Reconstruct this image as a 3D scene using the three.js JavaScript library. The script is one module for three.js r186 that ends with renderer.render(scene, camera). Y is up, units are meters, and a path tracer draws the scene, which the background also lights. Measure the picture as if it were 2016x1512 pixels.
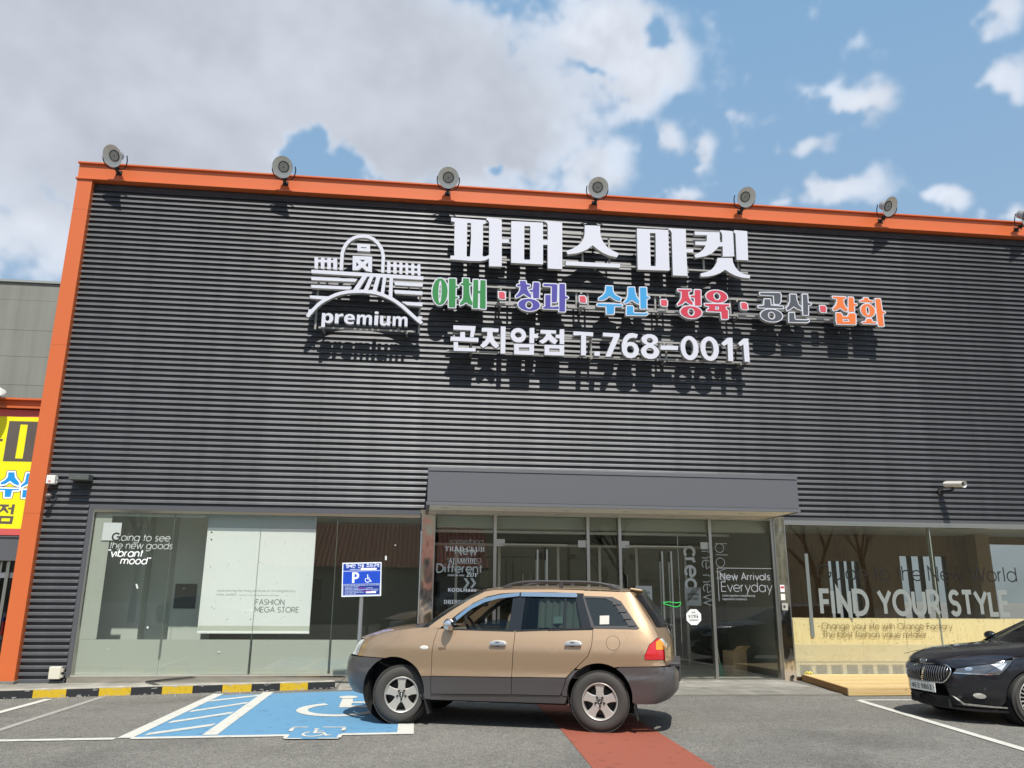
import * as THREE from 'three';
import { mergeGeometries, mergeVertices } from 'three/addons/utils/BufferGeometryUtils.js';
import { TessellateModifier } from 'three/addons/modifiers/TessellateModifier.js';
import { RoundedBoxGeometry } from 'three/addons/geometries/RoundedBoxGeometry.js';

// ------------------------------------------------------------------ camera, sky, sun, exposure
const R = THREE.MathUtils.degToRad;
const scene = new THREE.Scene();
const camera = new THREE.PerspectiveCamera(51.424, 4 / 3, 0.1, 2000);
camera.position.set(0, 1.65, 16.2);
camera.rotation.set(R(14.701), R(-6.494), R(0.472), 'YXZ');

const renderer = new THREE.WebGLRenderer({ antialias: true });
renderer.toneMapping = THREE.LinearToneMapping;
renderer.toneMappingExposure = 1.12;
renderer.shadowMap.enabled = true;

const SUN_AZ = 8, SUN_EL = 60;
const sunDir = new THREE.Vector3(Math.cos(R(SUN_EL)) * Math.sin(R(SUN_AZ)), Math.sin(R(SUN_EL)), Math.cos(R(SUN_EL)) * Math.cos(R(SUN_AZ)));
const sun = new THREE.DirectionalLight(new THREE.Color(1, 0.955, 0.87), 5.0);
sun.name = 'sun';
sun.position.copy(sunDir).multiplyScalar(60);
sun.castShadow = true;
sun.shadow.mapSize.set(4096, 4096);
Object.assign(sun.shadow.camera, { left: -25, right: 25, top: 25, bottom: -25, near: 1, far: 150 });
scene.add(sun, sun.target);

// seeded noise
function mulberry(a) { return () => { a |= 0; a = (a + 0x6d2b79f5) | 0; let t = Math.imul(a ^ (a >>> 15), 1 | a); t = (t + Math.imul(t ^ (t >>> 7), 61 | t)) ^ t; return ((t ^ (t >>> 14)) >>> 0) / 4294967296; }; }
const rnd = mulberry(4711);
function hash(x, y, z = 0) { let h = Math.imul(x, 374761393) + Math.imul(y, 668265263) + Math.imul(z, 2147483647 ^ 0x5bd1e995); h = Math.imul(h ^ (h >>> 13), 1274126177); return ((h ^ (h >>> 16)) >>> 0) / 4294967296; }
const fade = (t) => t * t * (3 - 2 * t);
function vnoise(x, y, period = 0, seed = 0) {
  const xi = Math.floor(x), yi = Math.floor(y), fx = fade(x - xi), fy = fade(y - yi);
  const m = (v) => (period ? ((v % period) + period) % period : v);
  const a = hash(m(xi), m(yi), seed), b = hash(m(xi + 1), m(yi), seed), c = hash(m(xi), m(yi + 1), seed), d = hash(m(xi + 1), m(yi + 1), seed);
  return a + (b - a) * fx + (c - a) * fy + (a - b - c + d) * fx * fy;
}
function vnoise3(x, y, z, seed) {
  const zi = Math.floor(z), f = fade(z - zi);
  return vnoise(x, y, 0, seed + zi * 17) * (1 - f) + vnoise(x, y, 0, seed + (zi + 1) * 17) * f;
}
function fbm(x, y, oct = 5, period = 0, seed = 0) { let s = 0, a = 0.5, n = 0; for (let i = 0; i < oct; i++) { s += a * vnoise(x, y, period, seed + i); n += a; a *= 0.5; x *= 2; y *= 2; period *= 2; } return s / n; }
function fbm3(x, y, z, oct, seed) { let s = 0, a = 0.5, n = 0; for (let i = 0; i < oct; i++) { s += a * vnoise3(x, y, z, seed + i * 101); n += a; a *= 0.53; x *= 2.03; y *= 2.03; z *= 2.03; } return s / n; }
const smooth = (a, b, x) => { const t = Math.min(1, Math.max(0, (x - a) / (b - a))); return t * t * (3 - 2 * t); };

// a spring sky with broken cumulus: [azimuth, elevation, half width, half height, weight] of the cloud banks
const BANKS = [[-14.1,34.5,27,8,1.6],[17.6,36.2,3.6,3.6,1.25],[2.5,31.8,9.2,3.1,1.4],[1.2,29.7,5.4,1.9,1],[-20.4,27.9,15,6,1.5],[-26.9,21.7,7.2,3.9,1],[12.7,29.4,3.4,2.4,1],[18.6,31.6,1.7,1.6,0.9],[21,30.2,1.7,1.4,0.9],[33.1,31.9,2.6,1.4,1],[32.7,30.5,1.5,1.4,0.8],[28.6,29.6,2.8,0.9,0.9],[30.4,26.4,4.4,1.3,1],[25.1,31.6,2.6,0.8,0.5],[38,24.4,1.3,0.7,0.9],[40.9,23.1,1.2,0.8,0.9],[42.1,34.4,2,1.6,0.9],[42.3,30.6,1.4,2.1,0.8],[19.9,27.3,1.7,0.7,0.8],[40.7,27.5,1.1,0.3,0.5],[14.2,37.9,5,3.7,1.3],[-9.9,30.2,1.5,1.7,-1.7],[-7.7,28.8,2.6,1.1,-1.7],[18.2,38,1.1,0.9,-1],[13.5,35.9,1.9,0.4,-0.9],[5,29.5,0.4,0.3,-0.9],[-20.7,36.8,1.2,0.3,-0.8],[19.5,33.2,1.6,1,-0.5]];
{
  const w = 2048, h = 1024, data = new Float32Array(w * h * 4);
  for (let j = 0; j < h; j++) {
    const el = ((j + 0.5) / h - 0.5) * 180, ce = Math.cos(R(el)), y = Math.sin(R(el));
    for (let i = 0; i < w; i++) {
      const lon = ((i + 0.5) / w - 0.5) * 2 * Math.PI, x = ce * Math.cos(lon), z = ce * Math.sin(lon), o = (j * w + i) * 4;
      let az = Math.atan2(x, -z) * 180 / Math.PI;
      // air
      const e = Math.max(0, y), t = Math.pow(e, 0.55);
      const c = x * sunDir.x + y * sunDir.y + z * sunDir.z, halo = Math.pow(Math.max(0, c), 24) * 0.25 + Math.pow(Math.max(0, c), 6) * 0.08;
      let r = 0.44 - 0.30 * t + halo, g = 0.54 - 0.22 * t + halo, b = 0.66 - 0.11 * t + halo * 0.95;
      if (el > -2) {
        const n1 = fbm3(x * 7, y * 9, z * 7, 5, 11), n2 = fbm3(x * 22 + 9, y * 26, z * 22, 5, 57), n3 = fbm3(x * 60 + 9, y * 66, z * 60, 5, 91);
        let m = 0, hole = 0, bulk = 0; const wa = az + (n2 - 0.5) * 3.4 + (n3 - 0.5) * 2.2, we = el + (fbm3(x * 24 + 3, y * 28 + 7, z * 24, 5, 133) - 0.5) * 2.6;
        if (az > -75 && az < 80 && el > 5 && el < 60) for (const [ba, be, ra, re, wt] of BANKS) { const dx = (wa - ba) / ra, dy = (we - be) / re, q = dx * dx + dy * dy; if (q < 6) { const v = wt * Math.exp(-Math.pow(q, 1.2) * 0.9); if (wt > 0) m = Math.max(m, v) + Math.min(m, v) * 0.12; else hole += v; if (ra > 9) bulk = Math.max(bulk, v); } }
        m += hole;
        const near = smooth(62, 44, Math.abs(az - 5)) * smooth(52, 42, el) * smooth(8, 16, el);
        const wild = 0.15 + 1.1 * smooth(0.38, 0.68, n1);
        m = m * near + wild * (1 - near);
        const dens = smooth(0.30, 0.80, m + (n2 - 0.5) * 1.25 + (n3 - 0.5) * 0.75) * smooth(-1, 6, el);
        const thick = smooth(0.45, 1.15, m + (n2 - 0.5) * 0.6);
        bulk = near * smooth(0.35, 0.95, bulk) + (1 - near) * smooth(0.5, 0.8, n1); const s = 0.80 - 0.17 * bulk * thick - 0.07 * thick * smooth(0.62, 0.36, n1) + (n2 - 0.5) * (0.30 - 0.16 * bulk) + (n3 - 0.5) * (0.12 - 0.08 * bulk) + halo * 0.5;
        const cr = s * 0.865, cg = s * 0.925, cb = s * 1.0 + 0.025;
        const k = dens * (0.70 + 0.28 * thick);
        r += (cr - r) * k; g += (cg - g) * k; b += (cb - b) * k;
      } else { const d = smooth(-2, -12, el); r += (0.18 - r) * d; g += (0.18 - g) * d; b += (0.17 - b) * d; }
      data[o] = r; data[o + 1] = g; data[o + 2] = b; data[o + 3] = 1;
    }
  }
  const sky = new THREE.DataTexture(data, w, h, THREE.RGBAFormat, THREE.FloatType);
  sky.mapping = THREE.EquirectangularReflectionMapping;
  sky.magFilter = THREE.LinearFilter; sky.minFilter = THREE.LinearFilter; sky.wrapS = THREE.RepeatWrapping; sky.needsUpdate = true;
  scene.background = sky; scene.environment = sky;
}

// ------------------------------------------------------------------ helpers
const lin = (r, g, b) => new THREE.Color().setRGB(r, g, b);
const std = (c, roughness = 0.7, metalness = 0, more = {}) => new THREE.MeshStandardMaterial({ color: c.isColor ? c : new THREE.Color(c), roughness, metalness, ...more });
const phys = (c, more) => new THREE.MeshPhysicalMaterial({ color: c.isColor ? c : new THREE.Color(c), ...more });
const taken = {};
function numbered(n) { const k = taken[n] = (taken[n] ?? -1) + 1; return k ? n + '_' + String(k).padStart(3, '0') : n; }
function lit(m) { m.castShadow = true; m.receiveShadow = true; return m; }
function tag(o, label, category, group, kind) { if (label) o.userData.label = label; if (category) o.userData.category = category; if (group) o.userData.group = group; if (kind) o.userData.kind = kind; return o; }
function thing(name, label, category, pos = [0, 0, 0], turn = 0, group) { const g = new THREE.Group(); g.name = numbered(name); g.position.set(...pos); g.rotation.y = turn; scene.add(g); return tag(g, label, category, group); }
function part(name, geo, mat, parent, pos) {
  const m = lit(new THREE.Mesh(Array.isArray(geo) ? (geo.length > 1 ? mergeGeometries(geo.map(clean)) : geo[0]) : geo, mat));
  m.name = parent ? name : numbered(name); if (pos) m.position.set(...pos); (parent || scene).add(m); return m;
}
function clean(g) { g = g.index ? g.toNonIndexed() : g; for (const k of Object.keys(g.attributes)) if (!['position', 'normal', 'uv'].includes(k)) g.deleteAttribute(k); if (!g.attributes.uv) g.setAttribute('uv', new THREE.BufferAttribute(new Float32Array(g.attributes.position.count * 2), 2)); return g; }
// box from min to max corner, uv in metres
function box(x0, x1, y0, y1, z0, z1) {
  const g = new THREE.BoxGeometry(x1 - x0, y1 - y0, z1 - z0); g.translate((x0 + x1) / 2, (y0 + y1) / 2, (z0 + z1) / 2);
  const p = g.attributes.position, n = g.attributes.normal, u = g.attributes.uv;
  for (let i = 0; i < p.count; i++) { const ax = Math.abs(n.getX(i)), ay = Math.abs(n.getY(i)); u.setXY(i, ax > 0.5 ? p.getZ(i) : p.getX(i), ay > 0.5 ? p.getZ(i) : p.getY(i)); }
  return g;
}
function rbox(w, h, d, r, seg = 2) { return new RoundedBoxGeometry(w, h, d, seg, r); }
function bar(a, b, r, seg = 8, r2 = r) { const A = new THREE.Vector3(...a), B = new THREE.Vector3(...b), d = B.clone().sub(A), g = new THREE.CylinderGeometry(r2, r, d.length(), seg); g.applyQuaternion(new THREE.Quaternion().setFromUnitVectors(new THREE.Vector3(0, 1, 0), d.normalize())); g.translate((A.x + B.x) / 2, (A.y + B.y) / 2, (A.z + B.z) / 2); return g; }
function tube(pts, r, seg = 24, rad = 8) { return new THREE.TubeGeometry(new THREE.CatmullRomCurve3(pts.map((p) => new THREE.Vector3(...p))), seg, r, rad); }
const at = (g, x, y, z) => g.translate(x, y, z);
// flat polygon on the ground (x, z pairs) at height y, uv in metres
function ground(pts, y, holes = []) {
  const s = new THREE.Shape(pts.map(([x, z]) => new THREE.Vector2(x, -z))); for (const h of holes) s.holes.push(new THREE.Path(h.map(([x, z]) => new THREE.Vector2(x, -z))));
  const g = new THREE.ShapeGeometry(s); g.rotateX(-Math.PI / 2); g.translate(0, y, 0); return g;
}
function canvasTexture(w, h, draw, srgb = true) { const c = document.createElement('canvas'); c.width = w; c.height = h; const x = c.getContext('2d'); draw(x, w, h); const t = new THREE.CanvasTexture(c); if (srgb) t.colorSpace = THREE.SRGBColorSpace; t.magFilter = THREE.LinearFilter; t.wrapS = t.wrapT = THREE.RepeatWrapping; t.anisotropy = 8; return t; }
function dataTexture(n, f, srgb = true, m = n) {
  const d = new Uint8Array(n * m * 4);
  for (let j = 0; j < m; j++) for (let i = 0; i < n; i++) { const v = f(i / n, j / m, i, j), o = (j * n + i) * 4; for (let c = 0; c < 3; c++) d[o + c] = Math.max(0, Math.min(255, Math.round((Array.isArray(v) ? v[c] : v) * 255))); d[o + 3] = 255; }
  const t = new THREE.DataTexture(d, n, m); if (srgb) t.colorSpace = THREE.SRGBColorSpace; t.magFilter = THREE.LinearFilter; t.wrapS = t.wrapT = THREE.RepeatWrapping; t.needsUpdate = true; return t;
}
const rep = (t, u, v = u) => { const c = t.clone(); c.repeat.set(u, v); c.needsUpdate = true; return c; };

// outlines of painted shapes: draw on a canvas in metres, trace the edge, return three.js shapes
function traced(draw, x0, y0, x1, y1, ppm = 160) {
  const pad = 0.06; x0 -= pad; y0 -= pad; x1 += pad; y1 += pad;
  const W = Math.ceil((x1 - x0) * ppm), H = Math.ceil((y1 - y0) * ppm), c = document.createElement('canvas'); c.width = W; c.height = H;
  const g = c.getContext('2d'); g.setTransform(ppm, 0, 0, -ppm, -x0 * ppm, y1 * ppm); g.fillStyle = g.strokeStyle = '#fff'; g.lineJoin = 'round'; g.lineCap = 'round'; draw(g);
  const px = g.getImageData(0, 0, W, H).data, v = (i, j) => (i < 0 || j < 0 || i >= W || j >= H ? 0 : px[(j * W + i) * 4 + 3] / 255) - 0.5;
  const next = new Map(), key = (i, j, d) => (j * (W + 2) + i) * 2 + d, pos = new Map();
  const pt = (i, j, d) => { const k = key(i, j, d); if (!pos.has(k)) { const a = v(i, j), b = d ? v(i, j + 1) : v(i + 1, j), t = a / (a - b); pos.set(k, [x0 + (i + 0.5 + (d ? 0 : t)) / ppm, y1 - (j + 0.5 + (d ? t : 0)) / ppm]); } return k; };
  for (let j = -1; j < H; j++) for (let i = -1; i < W; i++) {
    const a = v(i, j) > 0, b = v(i + 1, j) > 0, cc = v(i + 1, j + 1) > 0, d = v(i, j + 1) > 0, n = a * 1 + b * 2 + cc * 4 + d * 8;
    if (!n || n === 15) continue;
    const T = () => pt(i, j, 0), Rr = () => pt(i + 1, j, 1), B = () => pt(i, j + 1, 0), L = () => pt(i, j, 1), seg = (p, q) => next.set(p, q);
    if (n === 1) seg(T(), L()); else if (n === 2) seg(Rr(), T()); else if (n === 4) seg(B(), Rr()); else if (n === 8) seg(L(), B());
    else if (n === 3) seg(Rr(), L()); else if (n === 6) seg(B(), T()); else if (n === 12) seg(L(), Rr()); else if (n === 9) seg(T(), B());
    else if (n === 7) seg(B(), L()); else if (n === 14) seg(L(), T()); else if (n === 13) seg(T(), Rr()); else if (n === 11) seg(Rr(), B());
    else if (n === 5) { seg(T(), L()); seg(B(), Rr()); } else if (n === 10) { seg(Rr(), T()); seg(L(), B()); }
  }
  const loops = []; 
  for (const s of [...next.keys()]) { if (!next.has(s)) continue; const l = []; let k = s; while (next.has(k)) { l.push(pos.get(k)); const q = next.get(k); next.delete(k); k = q; } if (l.length > 6) loops.push(simplify(l, 0.55 / ppm)); }
  const area = (l) => { let s = 0; for (let i = 0; i < l.length; i++) { const [a, b] = l[i], [cx, d] = l[(i + 1) % l.length]; s += a * d - cx * b; } return s / 2; };
  const outs = loops.filter((l) => l.length > 2 && area(l) < 0), ins = loops.filter((l) => l.length > 2 && area(l) > 0);
  const inside = (p, l) => { let r = false; for (let i = 0, j = l.length - 1; i < l.length; j = i++) if ((l[i][1] > p[1]) !== (l[j][1] > p[1]) && p[0] < (l[j][0] - l[i][0]) * (p[1] - l[i][1]) / (l[j][1] - l[i][1]) + l[i][0]) r = !r; return r; };
  return outs.map((o) => { const s = new THREE.Shape(o.map(([x, y]) => new THREE.Vector2(x, y))); for (const h of ins) if (inside(h[0], o)) s.holes.push(new THREE.Path(h.map(([x, y]) => new THREE.Vector2(x, y)))); return s; });
}
function simplify(l, tol) {
  const n = l.length; let far = 0, fd = -1; for (let i = 1; i < n; i++) { const d = Math.hypot(l[i][0] - l[0][0], l[i][1] - l[0][1]); if (d > fd) { fd = d; far = i; } }
  const dp = (a, b) => { const A = l[a % n], B = l[b % n], L = Math.hypot(B[0] - A[0], B[1] - A[1]) || 1; let m = 0, k = -1; for (let i = a + 1; i < b; i++) { const P = l[i % n], d = Math.abs((B[0] - A[0]) * (A[1] - P[1]) - (A[0] - P[0]) * (B[1] - A[1])) / L; if (d > m) { m = d; k = i; } } return m > tol ? [...dp(a, k), ...dp(k, b)] : [A]; };
  return [...dp(0, far), ...dp(far, n)];
}
function pen(g, piece, grow = 0) {      // one piece of a letter, in mm: rings, ['E', x, y, rx, ry] ellipses, ['S', w, ...] strokes, ['X', ...] cut-outs
  const cut = piece[0] === 'X', list = cut ? piece.slice(1) : piece;
  g.save(); if (cut) g.globalCompositeOperation = 'destination-out';
  g.beginPath(); let stroke = 0;
  for (const r of list) {
    if (r[0] === 'E') { g.moveTo((r[1] + r[3]) / 1000, r[2] / 1000); g.ellipse(r[1] / 1000, r[2] / 1000, r[3] / 1000, r[4] / 1000, 0, 0, 2 * Math.PI); g.closePath(); }
    else if (r[0] === 'S') { stroke = r[1] / 1000; for (let i = 2; i < r.length; i += 2) g[i > 2 ? 'lineTo' : 'moveTo'](r[i] / 1000, r[i + 1] / 1000); }
    else { for (let i = 0; i < r.length; i += 2) g[i ? 'lineTo' : 'moveTo'](r[i] / 1000, r[i + 1] / 1000); g.closePath(); }
  }
  if (stroke) { g.lineCap = 'butt'; g.lineWidth = stroke; g.stroke(); } else { g.fill('evenodd'); if (grow) { g.lineWidth = 2 * grow; g.stroke(); } }
  g.restore();
}
function bounds(glyph) { let a = 1e9, b = 1e9, c = -1e9, d = -1e9; const see = (x, y, rx = 0, ry = rx) => { a = Math.min(a, x - rx); c = Math.max(c, x + rx); b = Math.min(b, y - ry); d = Math.max(d, y + ry); }; for (const p of glyph) for (const r of p) { if (r === 'X') continue; if (r[0] === 'E') see(r[1], r[2], r[3], r[4]); else for (let i = r[0] === 'S' ? 2 : 0; i < r.length; i += 2) see(r[i], r[i + 1], r[0] === 'S' ? r[1] / 2 : 0); } return [a / 1000, b / 1000, c / 1000, d / 1000]; }

// single-line geometric alphabet for the window lettering (cap height 10, x-height 7)
const STROKES = {
  a: [8.8, 'O3.5,3.5,3.5 M7,0 L7,7'], b: [8.8, 'O3.5,3.5,3.5 M0,0 L0,10'], c: [7.6, 'A3.5,3.5,3.5,42,318'], d: [8.8, 'O3.5,3.5,3.5 M7,0 L7,10'], e: [8.4, 'A3.5,3.5,3.5,0,318 M0,3.5 L7,3.5'], f: [4.4, 'M1.4,0 L1.4,8.2 A3.2,8.2,1.8,180,90 M0,6.6 L3.6,6.6'],
  g: [8.8, 'O3.5,3.5,3.5 M7,7 L7,0 A3.5,0,3.4,0,-150'], h: [7.4, 'M0,0 L0,10 M0,4.2 A2.8,4.2,2.8,180,0 L5.6,0'], i: [2.4, 'M0,0 L0,7 M0,9.2 L0,9.9'], j: [2.4, 'M0,7 L0,-2.5'], k: [6.6, 'M0,0 L0,10 M5,7 L0,3 M1.6,4.2 L5.4,0'], l: [2.4, 'M0,0 L0,10'],
  m: [12.0, 'M0,0 L0,7 M0,4.4 A2.5,4.4,2.5,180,0 L5,0 M5,4.4 A7.5,4.4,2.5,180,0 L10,0'], n: [7.4, 'M0,0 L0,7 M0,4.2 A2.8,4.2,2.8,180,0 L5.6,0'], o: [8.6, 'O3.5,3.5,3.5'], p: [8.8, 'O3.5,3.5,3.5 M0,7 L0,-3'], r: [4.6, 'M0,0 L0,7 M0,4 A3,4,3,180,100'],
  s: [5.8, 'A2.1,5.2,1.75,30,270 A2.1,1.75,1.75,90,-150'], t: [4.2, 'M1.4,0 L1.4,9.4 M0,6.8 L3.2,6.8'], u: [7.4, 'M0,7 L0,2.8 A2.8,2.8,2.8,180,360 M5.6,7 L5.6,0'], v: [7.0, 'M0,7 L3,0 L6,7'], w: [10.2, 'M0,7 L2.3,0 L4.6,7 L6.9,0 L9.2,7'], x: [6.6, 'M0,0 L5.4,7 M0,7 L5.4,0'], y: [7.0, 'M0,7 L3.1,0 M6,7 L1.6,-3'],
  A: [9.4, 'M0,0 L4,10 L8,0 M1.4,3.4 L6.6,3.4'], C: [10.4, 'A5,5,5,44,316'], D: [9.8, 'M0,0 L0,10 L3,10 A3,5,5,90,-90 L0,0'], E: [6.6, 'M5,0 L0,0 L0,10 L5,10 M0,5.2 L4.6,5.2'], F: [6.4, 'M0,0 L0,10 L5,10 M0,5.2 L4.6,5.2'], G: [11.4, 'A5,5,5,44,360 L5.6,5'], H: [8.8, 'M0,0 L0,10 M7,0 L7,10 M0,5.2 L7,5.2'], I: [2.6, 'M0,0 L0,10'],
  L: [6.0, 'M0,10 L0,0 L4.6,0'], K: [7.4, 'M0,0 L0,10 M6,10 L0,4 M2,5.6 L6.4,0'], P: [7.6, 'M0,0 L0,10 L3,10 A3,7.2,2.8,90,-90 L0,4.4'],
  M: [10.6, 'M0,0 L0,10 L4.4,2.4 L8.8,10 L8.8,0'], N: [9.2, 'M0,0 L0,10 L7,0 L7,10'], O: [11.6, 'O5,5,5'], R: [8, 'M0,0 L0,10 L3,10 A3,7.2,2.8,90,-90 L0,4.4 M3,4.4 L6.2,0'], S: [7.4, 'A2.9,7.5,2.5,25,270 A2.9,2.5,2.5,90,-155'], T: [7.4, 'M3,0 L3,10 M0,10 L6,10'], U: [8.8, 'M0,10 L0,3.4 A3.4,3.4,3.4,180,360 L6.8,10'], W: [13.2, 'M0,10 L3,0 L6,10 L9,0 L12,10'], Y: [8.6, 'M0,10 L3.6,4.6 L7.2,10 M3.6,4.6 L3.6,0'], '"': [4, 'M0,10 L0.4,8 M2,10 L2.4,8'], ',': [2.6, 'M0.3,0.6 L-0.4,-1.6'], ' ': [4.2, ''],
};
const textWidth = (s, weight = 0) => [...s].reduce((w, ch) => w + (STROKES[ch] || STROKES.o)[0] + Math.max(0, weight - 0.9) * 0.55, 0);
function write(g, s, x, y, size, weight, slant = 0) {      // size = cap height, y = baseline (y up)
  g.save(); g.translate(x, y); g.transform(1, 0, Math.tan(R(slant)), 1, 0, 0); g.scale(size / 10, size / 10); g.lineWidth = weight; g.lineJoin = 'miter'; g.lineCap = 'butt';
  for (const ch of s) {
    const [adv, cmd] = STROKES[ch] || STROKES.o; g.beginPath();
    for (const c of cmd.split(' ')) { if (!c) continue; const v = c.slice(1).split(',').map(Number); if (c[0] === 'M') g.moveTo(v[0], v[1]); else if (c[0] === 'L') g.lineTo(v[0], v[1]); else if (c[0] === 'O') { g.moveTo(v[0] + v[2], v[1]); g.arc(v[0], v[1], v[2], 0, 2 * Math.PI); } else g.arc(v[0], v[1], v[2], R(v[3]), R(v[4]), v[4] < v[3]); }
    g.stroke(); g.translate(adv + Math.max(0, weight - 0.9) * 0.55, 0);
  }
  g.restore();
}
// flat print: a thin sheet carrying a drawn picture (metres, origin lower left, y up)
function sheet(name, w, h, ppm, draw, parent, pos, opt = {}) {
  const t = canvasTexture(Math.ceil(w * ppm), Math.ceil(h * ppm), (g, W, H) => { g.setTransform(W / w, 0, 0, -H / h, 0, H); draw(g); });
  t.wrapS = t.wrapT = THREE.ClampToEdgeWrapping;
  const m = part(name, new THREE.PlaneGeometry(w, h), std('#ffffff', opt.rough ?? 0.6, 0, { map: t, transparent: !opt.opaque, side: THREE.DoubleSide }), parent);
  m.position.set(pos[0] + w / 2, pos[1] + h / 2, pos[2]); return m;
}
function label(g, s, x, y, h, weight = 'bold', family = 'sans-serif', width) { g.save(); g.translate(x, y); g.scale(h / 100, -h / 100); g.font = weight + ' 137px ' + family; if (width) g.scale(width / (g.measureText(s).width * h / 100), 1); g.fillText(s, 0, 0); g.restore(); }
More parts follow.
